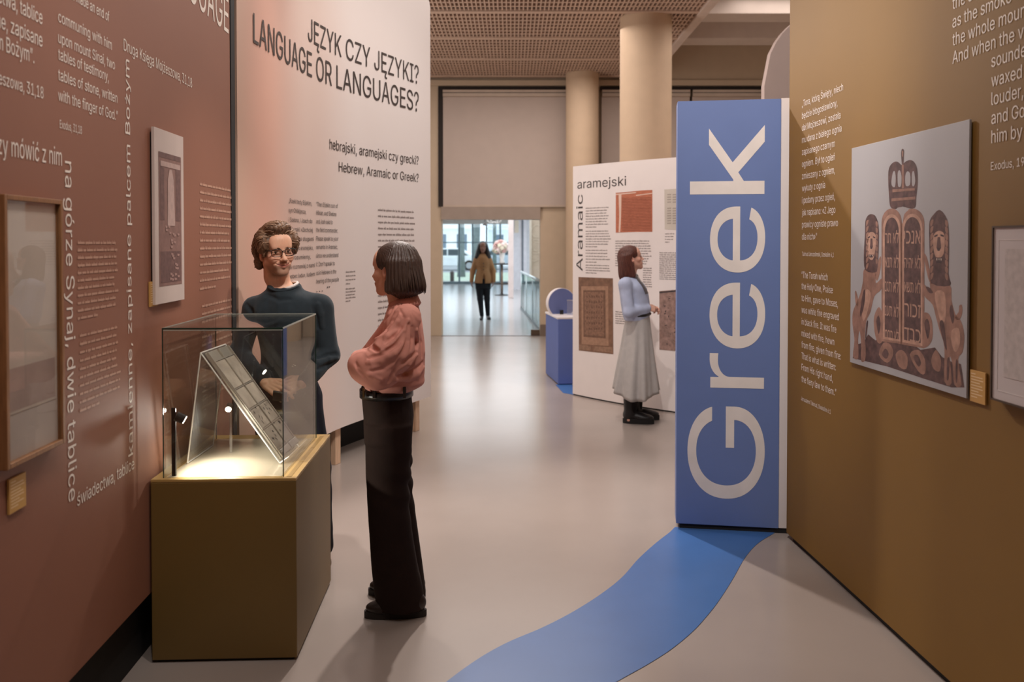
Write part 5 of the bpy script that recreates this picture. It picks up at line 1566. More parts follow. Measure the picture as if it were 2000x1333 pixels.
# =========================================================== the man in the dark sweater
YM = 4.12
W = at
def prs(px, py, Y): return W(px, py, Y)
man = thing('person', (W(565, 700, YM).x, YM, 0), 'man in dark navy sweater and black glasses smiling behind the glass case', 'person')
f_m = Vector((math.sin(.62), -math.cos(.62), -.05)); u_m = Vector((-.09, 0, 1))
HM = Head(W(540, 490.5, YM - .02), f_m, u_m, 1.0)
J = dict(neck=W(555, 556, YM + .02), sha=W(497, 604, YM + .02), shb=W(626, 600, YM + .02), ela=W(467, 694, YM + .0), elb=W(642, 694, YM + .0),
         wra=W(517, 748, YM - .17), wrb=W(590, 750, YM - .17), hpa=W(530, 770, YM + .02), hpb=W(592, 770, YM + .02), kna=W(536, 915, YM), knb=W(617, 915, YM - .02),
         ana=W(545, 1062, YM + .11), anb=W(628, 1062, YM + .10), ffa=(-.3, -1, 0), ffb=(.25, -1, 0))
cx = lambda px: W(px, 600, YM).x
def row(y, x0, x1, ry, Y=YM, dy=0.0):
    a, b = W(x0, y, Y), W(x1, y, Y); return (a.z, (a.x + b.x) / 2, Y + dy, (b.x - a.x) / 2, ry)
tor = [row(792, 515, 612, .09), row(740, 520, 604, .085), row(690, 522, 602, .085), row(630, 512, 612, .09), row(595, 512, 612, .08), row(566, 530, 582, .05)]
zs = zaxis((-.01, .80, .012), (.80, .98, .0032), (.98, 1.38, .01), (1.38, 1.80, .0028))
lo = (W(440, 700, YM).x, YM - .36, 0); hi = (W(680, 700, YM).x, YM + .24, 0)
hA = (J['wra'], Vector((.86, -.28, -.36)), Vector((-.15, -.70, .62)), Vector((.3, 0, .9)))
hB = (J['wrb'] + Vector((0, .03, .012)), Vector((-.76, -.26, -.36)), Vector((.25, -.72, .55)), Vector((-.3, 0, .9)))
body(man, HM, J, zs, .0032, HM.paint((234, 182, 152), (190, 112, 98), .55), lo, hi, tor, smile=1.0,
     hands=((hA, dict(curl=(.34, .40, .46, .52), s=1.0)), (hB, dict(curl=(.34, .40, .46, .52), s=1.0))))
HM.eyes(man, look=.5)
mHairM = M('brown_hair', (112, 86, 66), rough=.5, var=.35, vscale=40, bump=.2, bscale=300)
HM.brows(man, M('brow_brown', (88, 62, 46), rough=.7))
# hair: wavy swept back mass with separate locks
Fh = Field.box(HM.c - Vector((.17, .17, .17)), HM.c + Vector((.17, .17, .19)), .0032)
Fh.put(HM.E((0, -.020, .050), (.086, .103, .090)), .01)
Fh.put(HM.E((0, .034, .118), (.062, .060, .032)), .025)
Fh.put(HM.E((0, -.075, -.03), (.068, .050, .075)), .02)
for s in (-1, 1):
    Fh.put(HM.E((s * .080, .012, .045), (.026, .060, .056)), .02)
    Fh.put(HM.E((s * .078, -.045, .005), (.024, .040, .055)), .02)
    Fh.put(HM.E((s * .079, .036, .0), (.008, .010, .022)), .01)
    Fh.put(HM.E((s * .072, -.060, -.060), (.022, .026, .035)), .015)
Fh.put(HM.E((0, .120, -.036), (.070, .070, .103)), .010, cut=True)
Fh.put(HM.E((0, .085, -.06), (.074, .075, .09)), .012, cut=True)
for s in (-1, 1): Fh.put(HM.E((s * .088, -.008, -.016), (.024, .026, .036)), .008, cut=True)
def strands(h, amp, n, wob, zf=18):
    def fn(X, Y, Z):
        dx, dy, dz = X - h.c.x, Y - h.c.y, Z - h.c.z; R = V(h.R)
        x = R[0, 0] * dx + R[1, 0] * dy + R[2, 0] * dz; y = R[0, 1] * dx + R[1, 1] * dy + R[2, 1] * dz; z = R[0, 2] * dx + R[1, 2] * dy + R[2, 2] * dz
        a = np.arctan2(x, y + .02)
        amp_ = amp * np.clip((np.sqrt(x * x + y * y) - .02) / .05, 0, 1)
        return amp_ * np.sin(n * a + wob * np.sin(zf * z + 5 * y * 8) + 9 * np.sin(7 * x)) + amp_ * .6 * np.sin(n * 2.3 * a + wob * 1.7 * np.sin(zf * 1.6 * z))
    return fn
Fh.warp(strands(HM, .0012, 26, 2.2, 40))
hairm = Fh.build('hair', mHairM, man)
r_ = random.Random(12)
def val(F, p):
    ix = [min(len(F.ax[i]) - 1, max(0, int(round((p[i] - float(F.ax[i][0])) / float(F.ax[i][1] - F.ax[i][0]))))) for i in range(3)]
    return float(F.d[ix[0], ix[1], ix[2]])
m = MB(); made = 0; C0 = HM.P(0, -.02, .03)
while made < 420:
    d = Vector((r_.gauss(0, 1), r_.gauss(.25, 1), r_.gauss(.45, 1))).normalized()
    if made % 3 == 0: d = Vector((r_.uniform(-.75, .75), r_.uniform(.35, .95), r_.uniform(.75, 1.1))).normalized()
    dw = (HM.R @ d)
    r = .165
    while r > .05 and val(Fh, C0 + dw * r) > 0: r -= .003
    if r <= .075: continue
    made += 1
    q = d * r; pts = []; ph = r_.uniform(0, 6.28); amp = r_.uniform(.0015, .0045); n = 9; st = r_.uniform(.008, .0115)
    side = 1 if q.x > 0 else -1
    if abs(q.x) < .03: side = 1 if r_.random() < .62 else -1
    for k in range(n):
        up_ = max(0.0, min(1.0, (q.z + .0) / .07))
        f = Vector((side * (.55 * up_ + .02), -.95, -.25 - .75 * (1 - up_)))
        if q.y < -.07: f = Vector((side * .12, -.1, -1))
        f += Vector((0, .0, amp * 160 * math.sin(ph + k * 1.25) * (1 - .6 * up_))) + Vector((amp * 90 * math.sin(ph + k * 1.4), 0, 0)) * up_
        o = q.normalized(); f = (f - o * f.dot(o)).normalized()
        q = q + f * st
        w = C0 + HM.R @ q
        for _ in range(3):
            q = q - q.normalized() * (val(Fh, C0 + HM.R @ q) - .0008)
        if k > n - 3: q = q + q.normalized() * .0022
        pts.append(C0 + HM.R @ (q + q.normalized() * (.0012 * math.sin(ph + k))))
    rad = r_.uniform(.0026, .0046)
    m.tube(pts, [rad * v for v in (.35, .8, 1, 1, 1, .95, .8, .5, .12)], 5)
m.build('hair_locks', M('brown_hair_light', (136, 106, 82), rough=.5, var=.3, vscale=30), hairm, smooth=True)
# glasses
mSpec = M('black_acetate', (22, 20, 20), rough=.25)
gl = thing_part = None
m = MB()
def lens(s):
    pts = []
    for k in range(24):
        t = 2 * math.pi * k / 24; c, q = math.cos(t), math.sin(t)
        e = .62
        x = .0255 * abs(c) ** e * (1 if c > 0 else -1); z = .0175 * abs(q) ** e * (1 if q > 0 else -1)
        pts.append(HM.P(s * .0325 + x, .1010 - .006 * ((x + s * .0325) / .05) ** 2, -.003 + z + (.001 if q > 0 else 0)))
    return pts
for s in (-1, 1):
    p = lens(s); m.tube(p + p[:2], .0017, 6)
    m.tube([HM.P(s * .056, .096, .010), HM.P(s * .070, .080, .010), HM.P(s * .0815, .0, .006), HM.P(s * .081, -.022, -.008)], [.0024, .0026, .0024, .0020], 6)
m.tube([HM.P(-.009, .103, .004), HM.P(0, .106, .007), HM.P(.009, .103, .004)], .0025, 6)
for s in (-1, 1): m.tube([HM.P(s * .014, .1015, .0135), HM.P(s * .032, .1025, .0155), HM.P(s * .055, .0985, .013)], .0023, 6)
glo = m.build('glasses', mSpec, man, smooth=True)
for s in (-1, 1):
    p = lens(s); m = MB(); m.add(p, [tuple(range(24))]); m.build('lens', glass_mat('spectacle_lens', (.96, .97, .97), .05), glo, fix=False)
# sweater
Fs = Field.box((lo[0], YM - .30, .84), (hi[0], YM + .22, 1.50), .0055)
Fs.put(loft([row(768, 508, 618, .115), row(740, 508, 616, .115), row(690, 510, 613, .115), row(640, 502, 620, .122), row(605, 496, 626, .118), row(583, 505, 615, .100), row(567, 520, 592, .082), row(556, 523, 588, .072)]), .02)
for s in 'ab':
    sh, el, wr = J['sh' + s], J['el' + s], J['wr' + s]
    Fs.put(rc(W(555, 583, YM + .02), sh, .058, .056), .03)
    Fs.put(rc(sh, el, .060, .050), .022); Fs.put(rc(el, wr + (el - wr) * .12, .053, .040), .022)
# neck opening
Fs.put(ell(W(555, 549, YM - .035), (.068, .072, .042)), .006, cut=True)
cloth(Fs, 3, .008, 38, dirs=4)
mSweat = M('navy_knit', (40, 50, 56), spec=.2, rough=.9, var=.08, vscale=40, bump=.25, bscale=700, sheen=.12, crease=(5, .25))
c4 = qz(440, 400, 3.174)
for pts, r, cut in (([(575, 950), (630, 935), (685, 925)], .010, 1), ([(575, 985), (640, 962), (690, 955)], .011, 0), ([(575, 1020), (640, 995), (680, 975)], .009, 1), ([(590, 1055), (640, 1035), (675, 1000)], .010, 0), ([(545, 640), (560, 690), (575, 760)], .009, 1), ([(575, 620), (590, 680), (600, 760)], .010, 0),
                    ([(130, 620), (160, 660), (180, 720)], .009, 1), ([(260, 560), (330, 590), (400, 585)], .008, 1)):
    Fs.fold(c4(pts), r, bool(cut), .012)
sw_ = Fs.build('sweater', mSweat, man)
m = MB(); c = W(555, 555, YM - .006); m.tube([c + Vector((.074 * math.cos(t), .069 * math.sin(t) - .006, .016 * math.sin(t) + .010 * (math.cos(t) ** 2) - .016)) for t in [2 * math.pi * i / 40 for i in range(41)]], .0055, 8)
m.build('collar_rib', mSweat, sw_, smooth=True)
m = MB(); m.tube([c + Vector((.066 * math.cos(t), .060 * math.sin(t) - .004, .014 * math.sin(t) + .010 * math.cos(t) ** 2 - .008)) for t in [math.radians(-75 + 12 * i) for i in range(13)]], [.001] + [.0075] * 11 + [.001], 8)
m.build('undershirt', M('white_cotton', (214, 206, 200), rough=.8), man, smooth=True)
# trousers
Ft = Field.box((lo[0], YM - .2, .02), (hi[0], YM + .2, .97), .008)
Ft.put(loft([row(800, 512, 622, .112), row(770, 510, 624, .115), row(745, 512, 618, .112)]), .02)
for s, (kx, ax_) in zip('ab', ((0, 0), (0, 0))):
    Ft.put(rc(J['hp' + s] - Vector((0, 0, .03)), J['kn' + s], .098, .072), .03); Ft.put(rc(J['kn' + s], J['an' + s] - Vector((0, 0, .01)), .072, .060), .03)
cloth(Ft, 5, .006, 30, dirs=4)
Ft.build('trousers', M('navy_trousers', (30, 32, 42), spec=.2, rough=.85, var=.08), man)
mShoeBr = M('brown_suede', (96, 72, 54), rough=.8); mSoleD = M('dark_sole', (36, 28, 24), rough=.7)
for s in 'ab':
    d = Vector(J['ff' + s]).normalized(); q = J['an' + s] - d * .06; shoe(man, q, d, mShoeBr, mSoleD, .29)
# phone held between the hands
q = (J['wra'] + J['wrb']) / 2 + Vector((.0, -.075, -.055)); R4 = Matrix.Translation(q) @ Matrix.Rotation(.5, 4, 'X') @ Matrix.Rotation(.2, 4, 'Y')
ph = MB().box((-.030, -.004, -.022), (.036, .004, .036), mat=R4).build('phone', M('phone_black', (20, 20, 22), rough=.2), None, bevel=.003)
tag(ph, 'small black phone held in the hands of the man in glasses', 'phone')

# =========================================================== the woman in the pink blouse
YW_ = 3.69
w1 = thing('person', (W(770, 700, YW_).x, YW_, 0), 'woman in pink blouse and wide dark trousers facing the man with folded arms', 'person')
f1_ = Vector((-math.cos(.45), math.sin(.45), 0.0))
H1 = Head(W(770, 526, YW_), f1_, (0, 0, 1), .98, True)
yn, yf = YW_ - .16, YW_ + .16
J1 = dict(neck=W(786, 588, YW_), sha=W(795, 622, yn + .02), shb=W(788, 620, yf - .02), ela=W(742, 722, yn - .02), elb=W(728, 712, yf + .02), wra=W(716, 704, YW_ + .06), wrb=W(742, 715, YW_ - .10),
          hpa=W(757, 800, YW_ - .08), hpb=W(760, 800, YW_ + .08), kna=W(764, 985, YW_ - .09), knb=W(775, 985, YW_ + .09), ana=W(790, 1150, YW_ - .09), anb=W(798, 1135, YW_ + .10), ffa=(-1, -.05, 0), ffb=(-1, .12, 0))
def row1(y, x0, x1, ry, Y=YW_, dy=0.0): return row(y, x0, x1, ry, Y, dy)
tor1 = [row1(830, 722, 796, .13), row1(770, 730, 792, .11), row1(720, 750, 808, .12), row1(650, 755, 815, .14), row1(615, 762, 812, .10), row1(590, 768, 806, .05)]
zs = zaxis((-.01, 1.0, .012), (1.0, 1.20, .0035), (1.2, 1.36, .01), (1.36, 1.70, .0028))
lo1 = (W(660, 700, YW_ - .2).x, YW_ - .32, 0); hi1 = (W(860, 700, YW_).x, YW_ + .32, 0)
hA = (J1['wra'], Vector((-.1, .9, -.05)), Vector((-.9, 0, .2)), Vector((0, 0, 1)))
hB = (J1['wrb'], Vector((.15, -.6, -.1)), Vector((-.6, -.3, .3)), Vector((0, 0, 1)))
body(w1, H1, J1, zs, .0033, H1.paint((222, 166, 138), (176, 96, 86)), lo1, hi1, tor1, smile=.8, hands=((hA, dict(s=.8, curl=(.5, .5, .5, .5))), (hB, dict(s=.8, curl=(.5, .5, .5, .5)))), thin=.86)
H1.eyes(w1); H1.brows(w1, M('brow_dark', (48, 34, 28), rough=.7), .003)
def bob(h, drop, back, mat, root, fe=.0, ear=True, seed=0, part=.0):
    F = Field.box(h.c - Vector((.17, .17, .26)), h.c + Vector((.17, .17, .17)), .0033)
    F.put(h.E((0, -.018, .042), (.085, .106, .088)), .01)
    # curtain of hair falling behind the ears, wider at the tips
    F.put(h.E((0, -.055, -.03), (.090, .078, .12)), .02)
    n = 9
    for i in range(n):
        a = math.pi * (i / (n - 1)); x = math.cos(a); y = -math.sin(a)
        tx, ty = .080 * x, -.040 + (.066 + back) * y
        F.put(h.C((.072 * x, -.030 + .070 * y, .03), (tx, ty + .012, -drop), .026, .022), .02)
    F.put(h.E((0, .120, -.055), (.086, .098, .120)), .010, cut=True)
    if ear:
        for s in (-1, 1): F.put(h.E((s * .094, .012, -.022), (.028, .032, .042)), .010, cut=True)
    F.warp(strands(h, .0016, 44, .8, 9))
    o = F.build('hair', mat, root)
    r = random.Random(seed + 5); m = MB()
    for i in range(90):
        a = math.pi * r.uniform(.06, .94); x, y = math.cos(a), -math.sin(a); g = r.uniform(.97, 1.03); p = []; e_ = r.uniform(-.014, .010)
        for k in range(9):
            t = k / 8; z = .112 - (drop + .128 + e_) * t; w = 1 - .35 * max(0, t - .82)
            q = math.sqrt(max(.05, 1 - (max(0, z - .042) / .089) ** 2)); u = min(1, max(0, (.042 - z) / (drop + .05)))
            p.append(h.P((.083 * q + .018 * u) * x * g * w, -.018 - .02 * u + (.104 * q + back * .62 * u) * y * g * w, z))
        m.tube(p, [.001, .002, .003, .0036, .004, .0042, .0042, .0034, .001], 6)
    m.build('hair_strands', mat, o, smooth=True)
    return o
mHair1 = M('dark_brown_hair', (62, 43, 34), rough=.52, var=.3, vscale=30, stretch=(6, 6, .7), bump=.15, bscale=200)
hair1 = bob(H1, .088, .028, mHair1, w1)
# blouse
mBlouse = M('dusty_pink_cotton', (206, 142, 127), spec=.2, rough=.75, var=.04, vscale=12, bump=.12, bscale=500, crease=(5.5, .55))
Fb = Field.box((lo1[0], YW_ - .34, .96), (hi1[0], YW_ + .34, 1.46), .0042)
Fb.put(loft([row1(762, 716, 808, .125), row1(752, 712, 826, .15), row1(735, 722, 829, .165), row1(700, 738, 829, .165), row1(650, 748, 826, .165), row1(622, 752, 822, .15), row1(602, 758, 816, .115), row1(588, 766, 812, .075)]), .02)
sh, el, wr = J1['shb'], J1['elb'], J1['wrb']
Fb.put(rc(W(790, 603, YW_), sh, .055, .066), .03); Fb.put(rc(sh, el + Vector((.02, 0, .03)), .068, .08), .03); Fb.put(rc(el, wr, .075, .05), .03)
Fb.put(ell(W(703, 698, YW_ + .04), (.040, .09, .036)), .015)
cloth(Fb, 18, .004, 30, dirs=4)
Fn = Field(*Fb.ax)
sh, el, wr = J1['sha'], J1['ela'], J1['wra']
Fn.put(rc(W(786, 626, YW_ - .09), sh, .040, .054), .03)
Fn.put(rc(sh, W(768, 690, yn - .02), .056, .082), .03); Fn.put(rc(W(768, 690, yn - .02), W(738, 718, yn - .03), .082, .090), .03)
Fn.put(ell(W(722, 716, YW_ - .15), (.095, .085, .078)), .035); Fn.put(ell(W(748, 734, YW_ - .19), (.075, .06, .052)), .03)
Fn.put(rc(W(722, 712, YW_ - .13), W(712, 704, YW_ + .05), .066, .046), .03)
def creases(X, Y, Z):
    s = J1['sha']; dx, dz = X - s.x - .01, Z - s.z - .05; a = np.arctan2(dx, -dz); r = np.sqrt(dx * dx + dz * dz) + 1e-6
    g = np.sin(19 * a + 2.0 * np.sin(16 * r) + 6 * Y); g = np.sign(g) * np.abs(g) ** 1.3
    e = W(728, 715, yn - .05); ex, ez = X - e.x, Z - e.z; q = np.sqrt(ex * ex + ez * ez) + 1e-6
    w = np.sin(30 * (ex * .45 + ez * .9) + 1.5 * np.sin(12 * ex) + 1.0)
    return .0016 * g * np.clip(r / .12, .25, 1) * np.exp(-(r / .20) ** 2) + .004 * w * np.abs(w) * np.exp(-(q / .2) ** 2)
Fn.warp(creases); cloth(Fn, 8, .0035, 40, dirs=4)
h_ = np.clip(.5 + .5 * (Fn.d - Fb.d) / .012, 0, 1)
Fb.d = (Fn.d + (Fb.d - Fn.d) * h_ - .012 * h_ * (1 - h_)).astype(np.float32)
c8 = qz(640, 440, 3.704)
for pts, r, cut in (([(530, 640), (505, 700), (460, 765), (415, 825)], .013, 0), ([(505, 625), (470, 690), (430, 750), (390, 800)], .010, 1), ([(580, 690), (550, 760), (505, 830), (430, 890)], .014, 0),
                    ([(555, 670), (525, 740), (480, 800), (420, 850)], .010, 1), ([(270, 850), (320, 880), (360, 905)], .014, 1), ([(275, 825), (350, 828), (430, 806), (490, 770)], .013, 0),
                    ([(300, 960), (400, 930), (500, 870), (555, 780)], .013, 1), ([(290, 1000), (390, 985), (480, 930), (560, 850)], .015, 0), ([(310, 1060), (400, 1040), (480, 990), (550, 910)], .011, 1),
                    ([(590, 720), (583, 830), (545, 950), (490, 1050), (445, 1135)], .013, 1), ([(640, 760), (645, 850), (630, 940), (590, 1010)], .014, 0), ([(612, 740), (615, 820), (606, 900)], .010, 1),
                    ([(665, 760), (680, 850), (684, 950)], .010, 1), ([(650, 915), (600, 960), (540, 1010), (480, 1070)], .012, 1), ([(690, 1030), (645, 1080), (580, 1110), (500, 1120)], .014, 0), ([(690, 990), (640, 1040), (570, 1075), (500, 1090)], .010, 1),
                    ([(200, 1000), (230, 1060), (290, 1110)], .012, 1), ([(190, 920), (230, 900), (262, 880)], .012, 1), ([(230, 1040), (300, 1085), (380, 1120)], .012, 0),
                    ([(470, 600), (440, 650), (410, 690)], .009, 1), ([(430, 620), (400, 680), (360, 740)], .010, 0), ([(520, 610), (535, 640), (545, 665)], .005, 1)):
    Fb.fold(c8(pts), r * .85, bool(cut), .0065)
blouse = Fb.build('blouse', mBlouse, w1)
# shirt collar and yoke seam
m = MB(); c = W(788, 586, YW_)
pts = []; ring = []
for i in range(29):
    t = -2.5 + 5.0 * i / 28
    dirx, diry = math.cos(t), math.sin(t)
    pts.append((c + Vector((.056 * dirx - .0, .060 * diry, .026 + .016 * dirx)), c + Vector((.080 * dirx, .086 * diry, -.020 + .006 * dirx)), c + Vector((.072 * dirx, .078 * diry, -.026)), c + Vector((.050 * dirx, .054 * diry, .022 + .016 * dirx))))
v = [q for p in pts for q in p]; f = []
for i in range(28):
    a = 4 * i; b = a + 4
    f += [(a + j, a + (j + 1) % 4, b + (j + 1) % 4, b + j) for j in range(4)]
f += [(0, 1, 2, 3), (115, 114, 113, 112)]
m.add(v, f); m.build('collar', mBlouse, blouse, smooth=True)
# trousers with flared legs
mTr = M('dark_brown_cord', (38, 25, 20), spec=.2, rough=.9, var=.1, vscale=20, bump=.2, bscale=300, crease=(3.5, .3))
Ftr = Field.box((W(690, 700, 3.5).x, YW_ - .28, .012), (W(850, 700, 3.9).x, YW_ + .28, 1.02), .006)
Ya, Yb = YW_ - .085, YW_ + .10
Ftr.put(loft([row1(850, 715, 804, .155), row1(810, 711, 808, .162), row1(785, 709, 805, .155), row1(756, 707, 803, .135)]), .02)
Ftr.put(loft([row(1186, 736, 830, .088, Ya), row(1150, 732, 826, .090, Ya), row(1100, 727, 815, .088, Ya), row(1050, 723, 806, .086, Ya), row(1000, 719, 800, .084, Ya), row(940, 716, 800, .084, Ya), row(880, 714, 803, .084, Ya), row(830, 714, 804, .084, Ya)]), .03)
Ftr.put(loft([row(1160, 745, 832, .085, Yb), row(1100, 742, 824, .085, Yb), row(1040, 738, 816, .083, Yb), row(990, 734, 810, .082, Yb), row(930, 726, 804, .080, Yb), row(880, 722, 804, .08, Yb), row(830, 720, 804, .08, Yb)]), .015)
def knee(X, Y, Z):
    p = W(800, 945, Ya); r = np.sqrt((X - p.x) ** 2 + (Z - p.z) ** 2)
    return .006 * np.sin(60 * (.5 * (X - p.x) + Z - p.z) + 2) * np.exp(-(r / .12) ** 2)
Ftr.warp(knee); cloth(Ftr, 11, .005, 22, dirs=4, aniso=(1, 1, .35))
trs = Ftr.build('trousers', mTr, w1)
m = MB(); a, b = W(706, 766, YW_), W(804, 764, YW_); cxx = (a.x + b.x) / 2; rx = (b.x - a.x) / 2
ringo = []
for i in range(41):
    t = 2 * math.pi * i / 40; ringo.append((cxx + (rx + .004) * math.cos(t), YW_ + .142 * math.sin(t)))
v = []; f = []
for x, y in ringo: v += [(x, y, a.z - .017), (x, y, a.z + .017)]
for i in range(40): f.append((2 * i, 2 * i + 2, 2 * i + 3, 2 * i + 1))
m.add(v, f); bt = m.build('belt', M('black_leather', (22, 18, 18), rough=.35), w1, smooth=True, fix=True)
sol = bt.modifiers.new('thick', 'SOLIDIFY'); sol.thickness = .005; sol.offset = 0
q = W(718, 767, YW_ - .125); MB().box((q.x - .02, q.y - .012, q.z - .02), (q.x - .012, q.y + .004, q.z + .02)).build('buckle', M('dull_brass', (120, 92, 58), rough=.35, metal=.8), bt)
for px in (731, 790):
    q = W(px, 767, YW_ - .14); MB().box((q.x - .006, q.y - .006, q.z - .024), (q.x + .006, q.y + .012, q.z + .024)).build('belt_loop', mTr, trs)
mLoaf = M('dark_leather_shoe', (40, 28, 24), rough=.4)
for s, hx, hy, Yk in (('a', 832, 1200, Ya - .01), ('b', 830, 1165, Yb)):
    shoe(w1, Vector((W(hx, hy, Yk).x, Yk, 0)), J1['ff' + s], mLoaf, mSoleD, .268, w=.95)

# =========================================================== the woman in the blue cardigan
Y2 = 7.54
w2 = thing('person', (W(1240, 700, Y2).x, Y2, 0), 'woman in light blue sweater and grey skirt looking up at the Aramaic panel', 'person')
H2 = Head(W(1233, 504.5, Y2), (1, .06, .22), (-.22, 0, 1), .95, True)
n2, f2 = Y2 - .14, Y2 + .14
J2 = dict(neck=W(1228, 540, Y2), sha=W(1221, 556, n2), shb=W(1228, 556, f2), ela=W(1228, 610, n2 - .03), elb=W(1240, 608, f2 + .03), wra=W(1264, 602, Y2 - .08), wrb=W(1268, 602, Y2 + .06),
          hpa=W(1246, 645, Y2 - .08), hpb=W(1246, 645, Y2 + .08), kna=W(1244, 735, Y2 - .08), knb=W(1246, 735, Y2 + .08), ana=W(1233, 808, Y2 - .07), anb=W(1245, 808, Y2 + .07), ffa=(1, -.15, 0), ffb=(1, .05, 0))
tor2 = [row(660, 1228, 1266, .13, Y2), row(615, 1228, 1262, .10, Y2), row(580, 1222, 1260, .11, Y2), row(556, 1214, 1252, .12, Y2), row(544, 1216, 1242, .06, Y2)]
zs = zaxis((-.01, .92, .016), (.92, 1.1, .005), (1.1, 1.3, .012), (1.3, 1.66, .0045))
lo2 = (W(1185, 700, Y2).x, Y2 - .32, 0); hi2 = (W(1305, 700, Y2).x, Y2 + .32, 0)
hA = (J2['wra'], Vector((.9, .25, -.12)), Vector((.1, -.8, .5)), Vector((.2, 0, 1)))
hB = (J2['wrb'], Vector((.8, -.35, -.10)), Vector((.4, .5, .6)), Vector((.2, 0, 1)))
body(w2, H2, J2, zs, .005, H2.paint((224, 172, 150), (188, 110, 100)), lo2, hi2, tor2, hands=((hA, dict(s=.85, curl=(.6, .65, .7, .7))), (hB, dict(s=.85, curl=(.6, .6, .6, .6)))), thin=.84)
H2.eyes(w2); H2.brows(w2, M('brow_auburn', (110, 66, 48), rough=.7), .003)
hair2 = bob(H2, .165, .030, M('auburn_hair', (86, 44, 32), rough=.5, var=.35, vscale=30, stretch=(6, 6, .7)), w2)
mCard2 = M('light_blue_knit', (178, 187, 212), spec=.2, rough=.85, var=.05, vscale=20, bump=.15, bscale=500)
F2 = Field.box((lo2[0], Y2 - .32, .92), (hi2[0], Y2 + .32, 1.40), .007)
F2.put(loft([row(626, 1220, 1264, .135, Y2), row(618, 1217, 1268, .145, Y2), row(600, 1214, 1269, .14, Y2), row(575, 1210, 1266, .145, Y2), row(556, 1209, 1258, .14, Y2), row(546, 1212, 1250, .10, Y2), row(538, 1216, 1244, .065, Y2)]), .02)
for s in 'ab':
    sh, el, wr = J2['sh' + s], J2['el' + s], J2['wr' + s]
    F2.put(rc(W(1228, 550, Y2), sh, .055, .053), .03); F2.put(rc(sh, el, .053, .050), .03); F2.put(rc(el, wr, .052, .036), .02)
F2.put(ell(W(1240, 534, Y2), (.05, .05, .03)), .01, cut=True)
cloth(F2, 14, .004, 34, dirs=4)
F2.build('sweater', mCard2, w2)
# skirt with soft folds
mSk = M('grey_wool_skirt', (176, 171, 168), spec=.2, rough=.85, var=.05, vscale=20)
v = []; f = []; NS, NZ = 96, 26
rowsz = [(613, 1224, 1268, .13), (640, 1219, 1271, .15), (680, 1213, 1275, .19), (720, 1206, 1279, .23), (768, 1199, 1284, .27)]
Kz = [(W(1240, y, Y2).z, (W(a, y, Y2).x + W(b, y, Y2).x) / 2, (W(b, y, Y2).x - W(a, y, Y2).x) / 2, r) for y, a, b, r in rowsz][::-1]
ztop, zbot = Kz[-1][0], Kz[0][0]
def skp(t, k, off=0.0):
    z = ztop + (zbot - ztop) * k
    c_, rx_, ry_ = [float(q) for q in catmull(z, Kz)]
    am = k ** 1.3 * .020
    wv = am * (math.sin(9 * t + 1.2 * k) + .6 * math.sin(14 * t + 2 + k))
    hem = .035 * k ** 3 * math.cos(2 * t + .4)
    return (c_ + (rx_ + wv + off) * math.cos(t), Y2 + (ry_ + wv + off) * math.sin(t), z + hem)
for off in (0, -.004):
    for j in range(NZ):
        for i in range(NS): v.append(skp(2 * math.pi * i / NS, j / (NZ - 1), off))
for L_ in (0, 1):
    o_ = L_ * NS * NZ
    for j in range(NZ - 1):
        for i in range(NS): f.append((o_ + j * NS + i, o_ + j * NS + (i + 1) % NS, o_ + (j + 1) * NS + (i + 1) % NS, o_ + (j + 1) * NS + i))
o_ = NS * NZ
for i in range(NS):
    k = (NZ - 1) * NS; f.append((k + i, k + (i + 1) % NS, o_ + k + (i + 1) % NS, o_ + k + i)); f.append((i, (i + 1) % NS, o_ + (i + 1) % NS, o_ + i))
MB().add(v, f).build('skirt', mSk, w2, smooth=True)
m = MB(); c = W(1246, 617, Y2); rx_ = (W(1268, 617, Y2).x - W(1224, 617, Y2).x) / 2
m.tube([(c.x + (rx_ + .004) * math.cos(t), Y2 + .137 * math.sin(t), c.z + .01 - .012 * math.cos(t) * -1) for t in [2 * math.pi * i / 40 for i in range(41)]], .014, 8)
m.build('belt', M('black_leather', (22, 18, 18)), w2, smooth=True)
# hanging neck bow
mBow = M('grey_satin', (112, 104, 98), rough=.4, var=.15, vscale=40)
p = [W(1243, 541, Y2 - .085), W(1250, 553, Y2 - .115), W(1256, 563, Y2 - .12), W(1261, 575, Y2 - .11)]
m = MB()
for k, (wd_, oy) in enumerate(((.030, 0), (.024, .03))):
    side = Vector((.45, -.85, .2)).normalized(); v = []; 
    for i, q in enumerate(p):
        q = q + Vector((.008 * k, oy, 0)); w_ = wd_ * (.45 + .22 * i)
        v += [q - side * w_, q + side * w_, q + side * w_ + Vector((.006, 0, .004)), q - side * w_ + Vector((.006, 0, .004))]
    f = []
    for i in range(3):
        a = 4 * i; f += [(a + j, a + (j + 1) % 4, a + 4 + (j + 1) % 4, a + 4 + j) for j in range(4)]
    f += [(0, 1, 2, 3), (12, 13, 14, 15)]
    m.add(v, f)
m.ball(W(1242, 540, Y2 - .07), (.024, .022, .024), 10, 8)
c = W(1232, 538, Y2); m.tube([(c.x + .052 * math.cos(t), Y2 + .052 * math.sin(t), c.z - .004 + .0 * math.cos(t)) for t in [2 * math.pi * i / 24 for i in range(25)]], .011, 8)
m.build('neck_bow', mBow, w2)
mTights = M('black_tights', (28, 26, 28), spec=.2, rough=.8)
F2 = Field.box((lo2[0], Y2 - .25, .06), (hi2[0], Y2 + .25, .80), .009)
for s in 'ab': F2.put(rc(J2['hp' + s], J2['kn' + s], .08, .058), .01); F2.put(rc(J2['kn' + s], J2['an' + s], .056, .042), .02)
F2.build('tights', mTights, w2)
mBoot = M('black_boot', (26, 23, 23), rough=.45)
